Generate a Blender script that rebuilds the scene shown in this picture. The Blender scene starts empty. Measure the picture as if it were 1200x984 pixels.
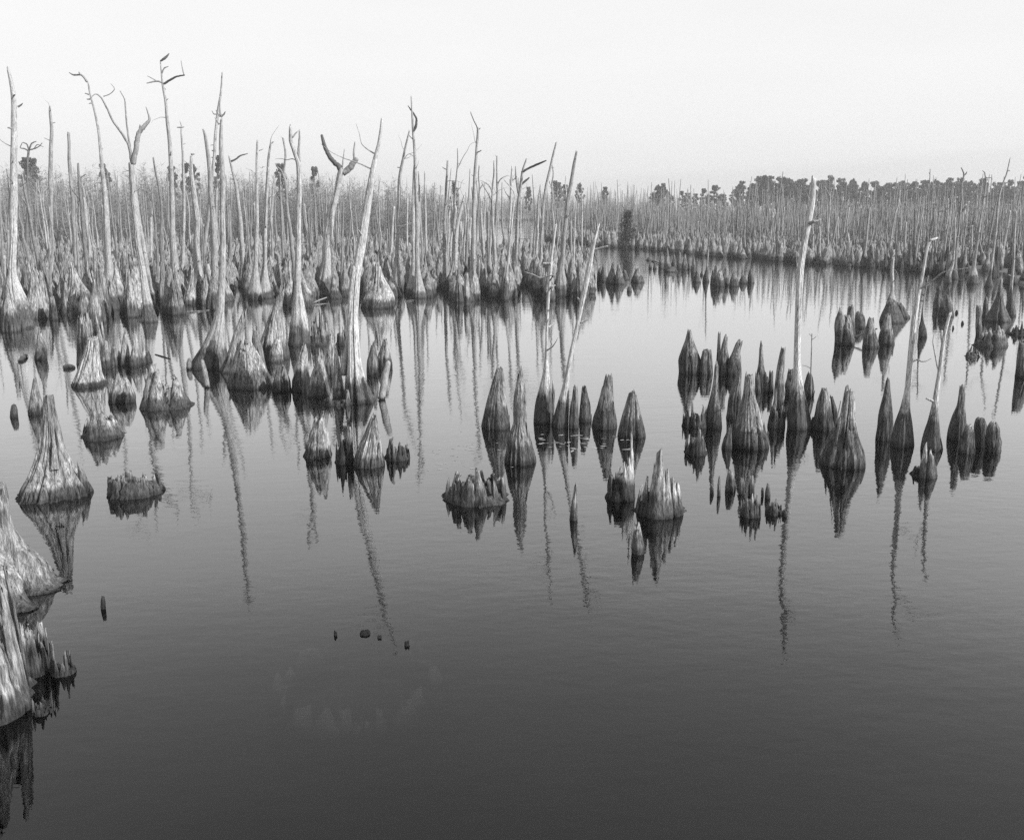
import bpy, math, random
import numpy as np
R = math.radians
rng = np.random.default_rng(7); random.seed(7)
scene = bpy.context.scene
C = scene.collection

# ------------------------------------------------------------------ camera
F_PX, HOR, CX, CY, CAM_H = 1167.0, 242.0, 600.0, 492.0, 5.0
PITCH = math.atan((CY - HOR) / F_PX)
cp, sp = math.cos(PITCH), math.sin(PITCH)
def ray(px, py):
    u, v = (px - CX) / F_PX, (CY - py) / F_PX
    return u, cp + v * sp, -sp + v * cp
def ground(px, py):
    d = ray(px, py); t = -CAM_H / d[2]
    return t * d[0], t * d[1], t
def at_depth(px, py, Y):
    d = ray(px, py); t = Y / d[1]
    return t * d[0], CAM_H + t * d[2], t
def pix_of_ground(x, y):
    cz = y * cp + CAM_H * sp
    return CX + F_PX * x / cz, CY - F_PX * (y * sp - CAM_H * cp) / cz
cam = bpy.data.cameras.new('camera'); co = bpy.data.objects.new('camera', cam); C.objects.link(co)
cam.sensor_width = 36; cam.lens = 36 * F_PX / 1200
cam.clip_start = .1; cam.clip_end = 9000
co.location = (0, 0, CAM_H); co.rotation_euler = (math.pi / 2 - PITCH, 0, 0)
scene.camera = co
scene.cycles.use_denoising = False      # what sampling noise is left stands for the film's grain

# ------------------------------------------------------------------ light
SUN_EL, SUN_DIR = R(36), (0.90, -0.44)
scene.view_settings.view_transform = 'Standard'; scene.view_settings.look = 'None'
scene.view_settings.exposure = 0.6; scene.view_settings.gamma = 1.0
w = bpy.data.worlds.new('World'); scene.world = w; w.use_nodes = True
nt = w.node_tree; nt.nodes.clear()
out = nt.nodes.new('ShaderNodeOutputWorld'); bg = nt.nodes.new('ShaderNodeBackground')
sky = nt.nodes.new('ShaderNodeTexSky'); sky.sky_type = 'NISHITA'; sky.sun_disc = False
sky.sun_elevation = SUN_EL; sky.sun_rotation = math.atan2(SUN_DIR[0], SUN_DIR[1])
sky.air_density = 1.0; sky.dust_density = 2.5; sky.ozone_density = 1.0
# orthochromatic black and white: weigh the blue light most
dot = nt.nodes.new('ShaderNodeVectorMath'); dot.operation = 'DOT_PRODUCT'
dot.inputs[1].default_value = (0.10, 0.25, 0.65)
nt.links.new(sky.outputs[0], dot.inputs[0])
pw = nt.nodes.new('ShaderNodeMath'); pw.operation = 'POWER'; pw.inputs[1].default_value = 0.2
ml = nt.nodes.new('ShaderNodeMath'); ml.operation = 'MULTIPLY'; ml.inputs[1].default_value = 3.95   # the film's shoulder evens out the bright sky
nt.links.new(dot.outputs['Value'], pw.inputs[0]); nt.links.new(pw.outputs[0], ml.inputs[0])
def wm(op, a, b):
    n_ = nt.nodes.new('ShaderNodeMath'); n_.operation = op
    for i, v in enumerate((a, b)):
        if isinstance(v, (int, float)): n_.inputs[i].default_value = v
        else: nt.links.new(v, n_.inputs[i])
    return n_.outputs[0]
gc_ = nt.nodes.new('ShaderNodeTexCoord'); gx_ = nt.nodes.new('ShaderNodeSeparateXYZ'); nt.links.new(gc_.outputs['Generated'], gx_.inputs[0])
cn_ = nt.nodes.new('ShaderNodeTexNoise'); cn_.inputs['Scale'].default_value = 5; cn_.inputs['Detail'].default_value = 5
cm_ = nt.nodes.new('ShaderNodeMapping'); cm_.inputs['Scale'].default_value = (1, 1, 5); nt.links.new(gc_.outputs['Generated'], cm_.inputs['Vector']); nt.links.new(cm_.outputs[0], cn_.inputs['Vector'])
edge = wm('ADD', wm('MULTIPLY', wm('SUBTRACT', gx_.outputs[0], .03), .075), .019)      # the bank of haze rises to the right
edge = wm('ADD', edge, wm('MULTIPLY', wm('SUBTRACT', cn_.outputs[0], .5), .02))
mr_ = nt.nodes.new('ShaderNodeMapRange'); mr_.interpolation_type = 'SMOOTHSTEP'; mr_.inputs[1].default_value = -.006; mr_.inputs[2].default_value = .007; mr_.inputs[3].default_value = .945; mr_.inputs[4].default_value = 1.0
nt.links.new(wm('SUBTRACT', gx_.outputs[2], edge), mr_.inputs[0])
veil = wm('MULTIPLY_ADD', cn_.outputs[0], .06); veil.node.inputs[2].default_value = .97
nt.links.new(wm('MULTIPLY', wm('MULTIPLY', ml.outputs[0], mr_.outputs[0]), veil), bg.inputs['Color'])
bg.inputs['Strength'].default_value = 0.119
nt.links.new(bg.outputs[0], out.inputs[0])
SKYNODES = (nt, sky, dot, bg)
sun = bpy.data.lights.new('sun', 'SUN'); so = bpy.data.objects.new('sun', sun); C.objects.link(so)
sun.energy = 5.0; sun.angle = R(0.6); sun.color = (1, 1, 1)
from mathutils import Vector
sd = Vector((SUN_DIR[0] * math.cos(SUN_EL), SUN_DIR[1] * math.cos(SUN_EL), math.sin(SUN_EL))).normalized()
so.rotation_euler = sd.to_track_quat('Z', 'Y').to_euler(); so.location = (0, 0, 40)

# ------------------------------------------------------------------ materials
class NT:
    def __init__(s, name):
        s.m = bpy.data.materials.new(name); s.m.use_nodes = True
        s.t = s.m.node_tree; s.t.nodes.clear()
    def n(s, typ, **kw):
        nd = s.t.nodes.new(typ)
        for k, v in kw.items():
            if k.startswith('i_'): nd.inputs[k[2:]].default_value = v
            else: setattr(nd, k, v)
        return nd
    def l(s, a, b): s.t.links.new(a, b)
    def math(s, op, a, b=None, c=None, clamp=False):
        nd = s.n('ShaderNodeMath', operation=op, use_clamp=clamp)
        for i, v in enumerate((a, b, c)):
            if v is None: continue
            if isinstance(v, (int, float)): nd.inputs[i].default_value = v
            else: s.l(v, nd.inputs[i])
        return nd.outputs[0]
    def step(s, v, a, b, lo=0.0, hi=1.0):
        nd = s.n('ShaderNodeMapRange', interpolation_type='SMOOTHSTEP')
        for i, q in enumerate((v, a, b, lo, hi)):
            if isinstance(q, (int, float)): nd.inputs[i].default_value = q
            else: s.l(q, nd.inputs[i])
        return nd.outputs[0]

LOW = 1.35
def wood(name, scale=1.0, rough_tex=1.0, crack=0.44, gain=.42, fl=.42, fl_low=.42, fh=1.22, blot=(.72, 1.15)):
    """weathered fibrous cypress wood; obj.color = (pale tone, dark stain tone, height of the stain in m)"""
    k = NT(name)
    o = k.n('ShaderNodeOutputMaterial'); b = k.n('ShaderNodeBsdfPrincipled', i_Roughness=0.85)
    b.inputs['Specular IOR Level'].default_value = 0.25
    k.l(b.outputs[0], o.inputs[0])
    tc = k.n('ShaderNodeTexCoord'); oi = k.n('ShaderNodeObjectInfo'); geo = k.n('ShaderNodeNewGeometry')
    off = k.n('ShaderNodeVectorMath', operation='SCALE'); off.inputs[0].default_value = (37, 21, 53); k.l(oi.outputs['Random'], off.inputs['Scale'])
    ad = k.n('ShaderNodeVectorMath', operation='ADD'); k.l(tc.outputs['Object'], ad.inputs[0]); k.l(off.outputs[0], ad.inputs[1])
    mp = k.n('ShaderNodeMapping'); mp.inputs['Scale'].default_value = (1, 1, .13); k.l(ad.outputs[0], mp.inputs['Vector'])
    f1 = k.n('ShaderNodeTexNoise'); f1.inputs['Scale'].default_value = 15 * scale; f1.inputs['Detail'].default_value = 6; f1.inputs['Roughness'].default_value = .68; k.l(mp.outputs[0], f1.inputs['Vector'])
    f2 = k.n('ShaderNodeTexNoise'); f2.inputs['Scale'].default_value = 55 * scale; f2.inputs['Detail'].default_value = 4; k.l(mp.outputs[0], f2.inputs['Vector'])
    bl = k.n('ShaderNodeTexNoise'); bl.inputs['Scale'].default_value = 2.2 * scale; bl.inputs['Detail'].default_value = 4; k.l(ad.outputs[0], bl.inputs['Vector'])
    sep = k.n('ShaderNodeSeparateColor'); k.l(oi.outputs['Color'], sep.inputs[0])
    tone, sth = sep.outputs[0], sep.outputs[2]; low = k.math('MULTIPLY', sep.outputs[1], LOW)
    xyz = k.n('ShaderNodeSeparateXYZ'); k.l(geo.outputs['Position'], xyz.inputs[0]); z = xyz.outputs[2]
    # wobbling stain edge
    wob = k.math('MULTIPLY_ADD', f1.outputs[0], 0.7, -0.35)
    wob2 = k.math('MULTIPLY_ADD', bl.outputs[0], 0.7, -0.35)
    zz = k.math('ADD', z, k.math('MULTIPLY', k.math('ADD', wob, wob2), k.math('MAXIMUM', sth, 0.25)))
    st = k.step(zz, k.math('MULTIPLY', sth, 0.65), k.math('MULTIPLY', sth, 1.2))
    col = k.math('MULTIPLY_ADD', st, k.math('SUBTRACT', tone, low), low)
    # wet line at the water
    wet = k.step(k.math('ADD', z, k.math('MULTIPLY', wob2, .15)), 0.03, 0.13, 0.5, 1.0)
    col = k.math('MULTIPLY', col, wet)
    fib = k.step(f1.outputs[0], 0.36, 0.62, k.math('MULTIPLY_ADD', st, fl - fl_low, fl_low), fh)
    fin = k.step(f2.outputs[0], 0.36, 0.60, 0.62, 1.12)
    blo = k.step(bl.outputs[0], 0.32, 0.68, *blot)
    crk = k.step(f1.outputs[0], crack - .10, crack - .05, 0.16, 1.0)
    col = k.math('MULTIPLY', k.math('MULTIPLY', col, k.math('MULTIPLY', fib, fin)), k.math('MULTIPLY', blo, crk))
    col = k.math('MINIMUM', k.math('MULTIPLY', col, gain), 0.8)
    cc = k.n('ShaderNodeCombineColor')
    for i in range(3): k.l(col, cc.inputs[i])
    k.l(cc.outputs[0], b.inputs['Base Color'])
    hh = k.math('ADD', k.math('MULTIPLY', fib, .6), k.math('ADD', k.math('MULTIPLY', fin, .25), k.math('MULTIPLY', crk, .5)))
    bp = k.n('ShaderNodeBump'); bp.inputs['Strength'].default_value = .7 * rough_tex; bp.inputs['Distance'].default_value = .05 / scale
    k.l(hh, bp.inputs['Height']); k.l(bp.outputs[0], b.inputs['Normal'])
    return k.m
M_WOOD = wood('weathered_wood')
M_POLE = wood('bare_pole_wood', 1.3, 0.6, 0.42, .53, .72, .42, 1.12, (.85, 1.08))

def plain(name, c, var=.35, sc=.6, rough=.9):
    k = NT(name); o = k.n('ShaderNodeOutputMaterial'); b = k.n('ShaderNodeBsdfPrincipled', i_Roughness=rough)
    b.inputs['Specular IOR Level'].default_value = 0.2
    k.l(b.outputs[0], o.inputs[0]); g = k.n('ShaderNodeNewGeometry')
    ns = k.n('ShaderNodeTexNoise'); ns.inputs['Scale'].default_value = sc; ns.inputs['Detail'].default_value = 6; k.l(g.outputs['Position'], ns.inputs['Vector'])
    v = k.step(ns.outputs[0], .3, .7, c * (1 - var), c * (1 + var))
    cc = k.n('ShaderNodeCombineColor')
    for i in range(3): k.l(v, cc.inputs[i])
    k.l(cc.outputs[0], b.inputs['Base Color'])
    return k.m
M_MUD = plain('marsh_mud', .075, .5, .35)
M_TWIG = plain('bare_twigs', .155, .35, .12)
M_NEEDLE = plain('pine_needles', .045, .4, .3)
M_BUSH = plain('evergreen_leaves', .06, .4, 2)
M_LEAF = plain('floating_leaf', .26, .4, 3, .5)

def water_mat():
    k = NT('pond_water'); o = k.n('ShaderNodeOutputMaterial')
    g = k.n('ShaderNodeNewGeometry')
    m1 = k.n('ShaderNodeMapping'); m1.inputs['Scale'].default_value = (.55, 1, 1); m1.inputs['Rotation'].default_value = (0, 0, R(-14)); k.l(g.outputs['Position'], m1.inputs['Vector'])
    n1 = k.n('ShaderNodeTexNoise'); n1.inputs['Scale'].default_value = 5.5; n1.inputs['Detail'].default_value = 3; k.l(m1.outputs[0], n1.inputs['Vector'])
    n2 = k.n('ShaderNodeTexNoise'); n2.inputs['Scale'].default_value = 1.1; n2.inputs['Detail'].default_value = 2; k.l(m1.outputs[0], n2.inputs['Vector'])
    n3 = k.n('ShaderNodeTexNoise'); n3.inputs['Scale'].default_value = .06; n3.inputs['Detail'].default_value = 3; k.l(g.outputs['Position'], n3.inputs['Vector'])
    gust = k.step(n3.outputs[0], .35, .65, .45, 1.5)
    sy = k.n('ShaderNodeSeparateXYZ'); k.l(g.outputs['Position'], sy.inputs[0])
    gust = k.math('MULTIPLY', gust, k.step(sy.outputs[1], 45, 130, 1.0, 2.6))      # the wind reaches the open far water
    h = k.math('MULTIPLY', k.math('ADD', n1.outputs[0], k.math('MULTIPLY', n2.outputs[0], 1.8)), gust)
    bp = k.n('ShaderNodeBump'); bp.inputs['Strength'].default_value = 1.0; bp.inputs['Distance'].default_value = .0026
    k.l(h, bp.inputs['Height'])
    fr = k.n('ShaderNodeFresnel', i_IOR=1.333); k.l(bp.outputs[0], fr.inputs['Normal'])
    gl = k.n('ShaderNodeBsdfAnisotropic'); gl.inputs['Roughness'].default_value = 0.012; gl.inputs['Color'].default_value = (1, 1, 1, 1); k.l(bp.outputs[0], gl.inputs['Normal'])
    tr = k.n('ShaderNodeBsdfTransparent'); tr.inputs[0].default_value = (.27, .27, .27, 1)
    mx = k.n('ShaderNodeMixShader'); fc = k.n('ShaderNodeFloatCurve'); cv = fc.mapping.curves[0]    # mirroring raised above Fresnel, standing in for the film's lifted midtones
    cv.points[0].location = (0, 0); cv.points[1].location = (1, 1)
    for p_ in ((.02, .02), (.055, .062), (.085, .11), (.155, .29), (.47, .74)): cv.points.new(*p_)
    fc.mapping.update(); k.l(fr.outputs[0], fc.inputs['Value'])
    k.l(fc.outputs[0], mx.inputs[0]); k.l(tr.outputs[0], mx.inputs[1]); k.l(gl.outputs[0], mx.inputs[2])
    k.l(mx.outputs[0], o.inputs[0])
    return k.m
M_WATER = water_mat()

# ------------------------------------------------------------------ object helpers
def mesh(name, verts, faces, mat, smooth=True):
    me = bpy.data.meshes.new(name)
    me.from_pydata([tuple(map(float, v)) for v in verts], [], faces)
    if smooth: me.polygons.foreach_set('use_smooth', [True] * len(me.polygons))
    me.materials.append(mat); me.update()
    return me
def obj(name, me, parent=None, loc=(0, 0, 0), color=None):
    o = bpy.data.objects.new(name, me); C.objects.link(o); o.location = loc
    if parent is not None: o.parent = parent
    if color is not None: o.color = (*color, 1)
    return o
def tag(o, label=None, cat=None, group=None, kind=None):
    if label: o['label'] = label
    if cat: o['category'] = cat
    if group: o['group'] = group
    if kind: o['kind'] = kind
    return o

def pchip(x, y, q):
    x = np.asarray(x, float); y = np.asarray(y, float)
    if len(x) == 2: return np.interp(q, x, y)
    h = np.diff(x); d = np.diff(y) / h
    m = np.zeros_like(y)
    for i in range(1, len(x) - 1):
        if d[i - 1] * d[i] > 0:
            w1, w2 = 2 * h[i] + h[i - 1], h[i] + 2 * h[i - 1]
            m[i] = (w1 + w2) / (w1 / d[i - 1] + w2 / d[i])
    m[0], m[-1] = d[0], d[-1]
    q = np.clip(q, x[0], x[-1]); i = np.clip(np.searchsorted(x, q) - 1, 0, len(x) - 2)
    t = (q - x[i]) / h[i]
    return ((1 + 2 * t) * (1 - t) ** 2 * y[i] + t * (1 - t) ** 2 * h[i] * m[i] + t * t * (3 - 2 * t) * y[i + 1] + t * t * (t - 1) * h[i] * m[i + 1])

def pnoise(th, z, rg, k0, k1, zf=1.0, p=0.5):
    v = np.zeros(np.broadcast(th, z).shape)
    tot = 0; k1 = max(k1, k0)
    for k in range(k0, k1 + 1):
        a = rg.normal() / (k ** p); tot += (1 / k ** p) ** 2
        v = v + a * np.sin(k * th + rg.uniform(0, 6.283) + z * rg.normal() * zf)
    return v / math.sqrt(tot) * 1.0

def shards(th, rg, n, lo=0.0, irr=.35, gaps=None):
    """a broken rim: n splinters of differing height with gaps between them, 0..1"""
    br = np.sort((np.arange(n) + rg.uniform(-irr, irr, n)) / n * 2 * math.pi)
    if gaps is not None: gaps.extend(float(b) for b in br)
    v = np.zeros_like(th)
    hs = rg.uniform(lo, 1, n); pk = rg.uniform(.25, .75, n); shp = rg.uniform(.15, .9, n)
    for i in range(n):
        a = br[i]; b = br[(i + 1) % n] + (2 * math.pi if i == n - 1 else 0)
        q = (th - a) % (2 * math.pi); ins = q < (b - a)
        u = q / (b - a)
        tri = np.where(u < pk[i], u / pk[i], (1 - u) / (1 - pk[i]))
        edge = np.clip(np.minimum(u, 1 - u) / .10, 0, 1) ** .5
        v = np.where(ins, hs[i] * (1 - shp[i] * (1 - tri) ** 1.5) * edge, v)
    return v

def loft(zs, xs, ys, rs, ztop, S, K, rg, lobes=10, amp=.15, flute_h=.6, fiber=.03, cracks=3, hollow=0.0, ell=1.0, twist=0.0, gaps=()):
    """ring surface; zs increasing; ztop(theta) gives the rim height"""
    th = np.linspace(0, 2 * math.pi, S, endpoint=False)
    zt = ztop(th); zb = zs[0]; gaps = sorted(gaps)
    # rings: a few under water, more near the rim
    t = np.linspace(0, 1, K) ** 0.95
    Z = zb + t[:, None] * (zt[None, :] - zb)
    H = max(zs[-1], .2)
    rr = pchip(zs, rs, Z); cx = pchip(zs, xs, Z); cy = pchip(zs, ys, Z)
    warp = th[None, :] + .28 * np.sin(th * 2 + rg.uniform(0, 6)) + .22 * np.sin(3 * th + rg.uniform(0, 6)) + twist * Z / max(H, .1)
    hz = np.clip(1 - np.maximum(Z, 0) / (flute_h * H), 0, 1)
    lob = np.abs(np.sin(warp * lobes / 2)) ** .55
    lob2 = np.abs(np.sin(warp * lobes * 1.5 + 1.1)) ** .7
    fl = 1 + amp * (hz ** 1.1 + .12) * (1.25 * (lob - .78) + .45 * (lob2 - .7))
    fl += pnoise(th[None, :], Z, rg, 1, 4, 1.3, .6) * .085
    fl += pnoise(th[None, :] * 0 + 1.0, Z * 5 / H, rg, 1, 3, 1.6, .3) * .05
    fl += pnoise(th[None, :], Z, rg, 9, min(30, S // 3), 1.4, .15) * fiber
    fl -= fiber * 1.6 * np.abs(np.sin(warp * lobes * 2.5 + .8 * np.sin(Z * 1.7)))  ** 6
    for _ in range(cracks):
        tc = rg.uniform(0, 6.283); wd = rg.uniform(.03, .085); z0 = rg.uniform(-.2, .55) * H; z1 = z0 + rg.uniform(.3, .9) * H
        dth = np.abs((th[None, :] - tc - .12 * np.sin(Z * 2.2 + tc) + math.pi) % (2 * math.pi) - math.pi)
        win = 1 / (1 + np.exp(-(Z - z0) * 14 / H)) * 1 / (1 + np.exp((Z - z1) * 14 / H))
        fl -= rg.uniform(.25, .6) * np.exp(-(dth / wd) ** 2) * win
    if len(gaps):      # slabs parted by dark clefts, each slab standing a little in or out
        for q, g in enumerate(gaps):
            dth = np.abs((th[None, :] - g - .05 * np.sin(Z * 3 + g) + math.pi) % (2 * math.pi) - math.pi)
            fl -= rg.uniform(.12, .5) * np.exp(-(dth / rg.uniform(.03, .07)) ** 2) * np.clip(.35 + Z / H * 1.2, .1, 1)
        gi = np.searchsorted(np.asarray(gaps), th) % len(gaps)
        fl += (rg.normal(size=len(gaps)) * .07)[gi][None, :] * np.clip(Z / H + .2, 0, 1)
    rr = rr * np.clip(fl, .3, 2)
    X = cx + rr * np.cos(th)[None, :]; Y = cy + rr * np.sin(th)[None, :] * ell
    verts = np.stack([X, Y, Z], -1).reshape(-1, 3)
    quad = lambda j, i: (j * S + i, j * S + (i + 1) % S, (j + 1) * S + (i + 1) % S, (j + 1) * S + i)
    rings = [[quad(j, i) for i in range(S)] for j in range(K - 1)]
    cap = []
    n0 = len(verts); ex = []
    ctx, cty, crr = cx[-1], cy[-1], rr[-1]
    if hollow > 0:
        zlow = max(.04, float(np.min(zt)) - hollow)
        prev = (K - 1) * S; base = n0
        for q, (f, zz) in enumerate(((.74, zt - .02), (.66, zt * .45 + zlow * .55), (.55, np.full(S, zlow)))):
            ex.append(np.stack([ctx + (X[-1] - ctx) * f, cty + (Y[-1] - cty) * f, np.minimum(zz, zt)], -1))
            for i in range(S): cap.append((prev + i, prev + (i + 1) % S, base + (i + 1) % S, base + i))
            prev = base; base += S
        ex = np.concatenate(ex); cz = zlow
    else:
        prev = (K - 1) * S; ex = np.zeros((0, 3)); base = n0
        cz = float(np.mean(zt)) - .25 * float(np.max(zt) - np.min(zt))
    verts = np.concatenate([verts, ex, [[float(np.mean(X[-1])), float(np.mean(Y[-1])), cz]]])
    c = len(verts) - 1
    for i in range(S): cap.append((prev + i, prev + (i + 1) % S, c))
    return verts, rings, cap, Z

def sub(verts, faces):
    used = sorted({i for f in faces for i in f}); mp = {v: i for i, v in enumerate(used)}
    return verts[used], [tuple(mp[i] for i in f) for f in faces]

def tube(pts, S=8, rg=None, rough=.08):
    """pts: (x,y,z,r) -> closed tapering limb with a splintered end"""
    pts = np.asarray(pts, float); n = len(pts)
    s = np.concatenate([[0], np.cumsum(np.linalg.norm(np.diff(pts[:, :3], axis=0), axis=1))])
    K = max(4, min(40, n * 4)); q = np.linspace(0, s[-1], K)
    P = np.stack([pchip(s, pts[:, i], q) for i in range(4)], -1)
    if rg is not None and K > 4:
        P[1:-1, :3] += rg.normal(size=(K - 2, 3)) * P[1:-1, 3:4] * rough * .9
    tan = np.gradient(P[:, :3], axis=0); tan /= np.linalg.norm(tan, axis=1)[:, None] + 1e-9
    up = np.array([.31, .87, .38]); A = np.cross(tan, up); A /= np.linalg.norm(A, axis=1)[:, None] + 1e-9; B = np.cross(tan, A)
    th = np.linspace(0, 2 * math.pi, S, endpoint=False)
    rr = P[:, 3][:, None] * (1 + (0 if rg is None else rg.normal(size=(K, S)) * rough * .6))
    V = P[:, None, :3] + rr[..., None] * (A[:, None] * np.cos(th)[None, :, None] + B[:, None] * np.sin(th)[None, :, None])
    V = V.reshape(-1, 3)
    Fc = [(j * S + i, j * S + (i + 1) % S, (j + 1) * S + (i + 1) % S, (j + 1) * S + i) for j in range(K - 1) for i in range(S)]
    e0, e1 = P[0, :3] - tan[0] * P[0, 3] * .3, P[-1, :3] + tan[-1] * P[-1, 3] * .8
    V = np.concatenate([V, [e0, e1]]); a = len(V) - 2
    Fc += [((i + 1) % S, i, a) for i in range(S)] + [((K - 1) * S + i, (K - 1) * S + (i + 1) % S, a + 1) for i in range(S)]
    return V, Fc

def slab(base, top, w0, w1, th_, tang, rg, K=7):
    """one upright splinter: flattened, ragged, narrowing to a torn end; base/top are points, tang the direction of its width"""
    base, top = np.array(base, float), np.array(top, float); ax = top - base; nrm = np.cross(tang, ax); nrm /= np.linalg.norm(nrm) + 1e-9
    S_ = 8; an = np.linspace(0, 2 * math.pi, S_, endpoint=False) + .2; V = []
    end = rg.uniform(.25, .85); sk = rg.normal() * .25
    for j in range(K):
        t = (j / (K - 1)) ** .9; p = base + ax * t
        ww = (w0 + (w1 - w0) * t) * (1 if t < .72 else 1 - (1 - end) * (t - .72) / .28) * (1 + rg.normal() * .07); hh = th_ * (1 - .55 * t) * (1 + rg.normal() * .1)
        for a in an:
            dz = (.10 * np.linalg.norm(ax) * rg.random() * (1 if j == K - 1 else .15))
            q = p + tang * (ww * math.cos(a) * (1 + rg.normal() * .06) + sk * w0 * t) + nrm * hh * math.sin(a) + ax / np.linalg.norm(ax) * dz * (1 if rg.random() < .5 else -1)
            V.append(q)
    V.append(top + ax * .02)
    Fc = [(j * S_ + i, j * S_ + (i + 1) % S_, (j + 1) * S_ + (i + 1) % S_, (j + 1) * S_ + i) for j in range(K - 1) for i in range(S_)] + [((K - 1) * S_ + i, (K - 1) * S_ + (i + 1) % S_, K * S_) for i in range(S_)]
    return np.array(V), Fc
def weld(parts):
    V, Fc, o_ = [], [], 0
    for v, f in parts:
        V.append(v); Fc += [tuple(i + o_ for i in q) for q in f]; o_ += len(v)
    return np.concatenate(V), Fc
def side_shards(zs, xs, ys, rs, H, n, rg):
    """torn splinters standing against the flank of a stump"""
    out_ = []
    for _ in range(n):
        a = rg.uniform(-3.3, .2); z0 = -.1 * H if rg.random() < .6 else rg.uniform(.1, .4) * H; z1 = z0 + rg.uniform(.25, .55) * H; z1 = min(z1, .95 * H)
        f = lambda z, e: (np.interp(z, zs, xs) + np.interp(z, zs, rs) * e * math.cos(a), np.interp(z, zs, ys) + np.interp(z, zs, rs) * e * math.sin(a), z)
        r0 = float(np.interp(max(z0, 0), zs, rs))
        out_.append(slab(f(z0, .92), f(z1, rg.uniform(1.0, 1.25)), r0 * rg.uniform(.10, .26), r0 * rg.uniform(.04, .10), r0 * rg.uniform(.05, .12), np.array([-math.sin(a), math.cos(a), 0]), rg))
    return out_

# zoom windows used while measuring: (x offset, y offset, factor)
P_ = (0, 0, 1); Z1 = (0, 50, 3.937); Z2 = (300, 50, 3.937); Z3 = (600, 130, 3.937); Z4 = (900, 170, 3.937)
Z5 = (0, 290, 3.937); Z6 = (200, 320, 3.937); Z7 = (480, 380, 3.515); Z8 = (780, 370, 3.5125); ZR = (980, 300, 3.073)
ZA = (0, 440, 4.1); ZB = (0, 540, 2.217); ZC = (700, 180, 4.0); ZD = (430, 230, 6.316); ZE = (270, 330, 6.56)
def c(zn, pts): return [(zn[0] + p[0] / zn[2], zn[1] + p[1] / zn[2], p[2] / zn[2]) if len(p) == 3 else (zn[0] + p[0] / zn[2], zn[1] + p[1] / zn[2]) for p in pts]

def chain_to_world(pts, rg, lean=.05):
    x0, y0, h0 = pts[0]
    gx, gy, t = ground(x0, y0); r0 = h0 * t / F_PX
    Yc = gy + .85 * r0; X0 = gx * Yc / gy
    zs, xs, rs = [0.0], [0.0], [r0]
    for (px, py, hw) in pts[1:]:
        x, z, t2 = at_depth(px, py, Yc)
        zs.append(max(z, zs[-1] + .01)); xs.append(x - X0); rs.append(max(hw * t2 / F_PX, .004))
    zs = np.array([-.7] + zs); xs = np.array([xs[0] - .0] + xs); rs = np.array([r0 * 1.06] + rs)
    ys = np.maximum(zs, 0) * rg.normal() * lean
    return (X0, Yc, 0.0), zs, xs, ys, rs

STUMPS = []; TREES = []; LAND = []
FIELD_TONE = None
def S(label, pts, tone=.42, low=.13, sth=.55, jag=None, lobes=None, amp=.17, cracks=3, flute_h=.7, name='cypress_stump', fiber=.035, ell=1.0, nsh=None, group=None, cat='tree stump', twist=0.0):
    rg = np.random.default_rng(int(pts[0][0] * 31 + pts[0][1] * 7))
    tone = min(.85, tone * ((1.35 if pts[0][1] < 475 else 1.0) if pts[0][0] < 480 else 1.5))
    loc, zs, xs, ys, rs = chain_to_world(pts, rg)
    H = zs[-1]; hpx = pts[0][1] - pts[-1][1]; hw = max(p[2] for p in pts)
    j = (.20 * H if jag is None else jag * H * 1.25); n = nsh or int(rg.integers(5, 9))
    nts = [(rg.uniform(-3.3, .3), rg.uniform(.25, .7), rg.uniform(.08, .30)) for _ in range(int(rg.integers(0, 3)) if hw > 4 else 0)]
    def ztop(th):
        z = H - j * (1 - shards(th, rg, n, .1)) - j * .12 * np.abs(pnoise(th, 0, rg, 10, 20))
        for a, wd_, dp in nts:
            dd = np.abs((th - a + math.pi) % (2 * math.pi) - math.pi)
            z = z - dp * H * np.clip(1 - dd / wd_, 0, 1) ** .35
        return z
    sg = int(np.clip(hw * 5, 30, 128)); kk = int(np.clip(hpx / 1.6, 14, 70))
    v, rings, cap, Z = loft(zs, xs, ys, rs, ztop, sg, kk, rg, lobes or int(rg.integers(8, 14)), amp, flute_h, fiber, cracks, 0, ell, twist)
    prt = [(v, [f for r in rings for f in r] + cap)]
    if hw > 6 and hpx > 20: prt += side_shards(zs, xs, ys, rs, H, int(rg.integers(0, 3 if hw < 14 else 5)), rg)
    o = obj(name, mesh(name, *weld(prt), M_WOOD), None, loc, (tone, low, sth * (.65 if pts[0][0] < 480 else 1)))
    tag(o, label, cat, group); STUMPS.append(o); return o

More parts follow.
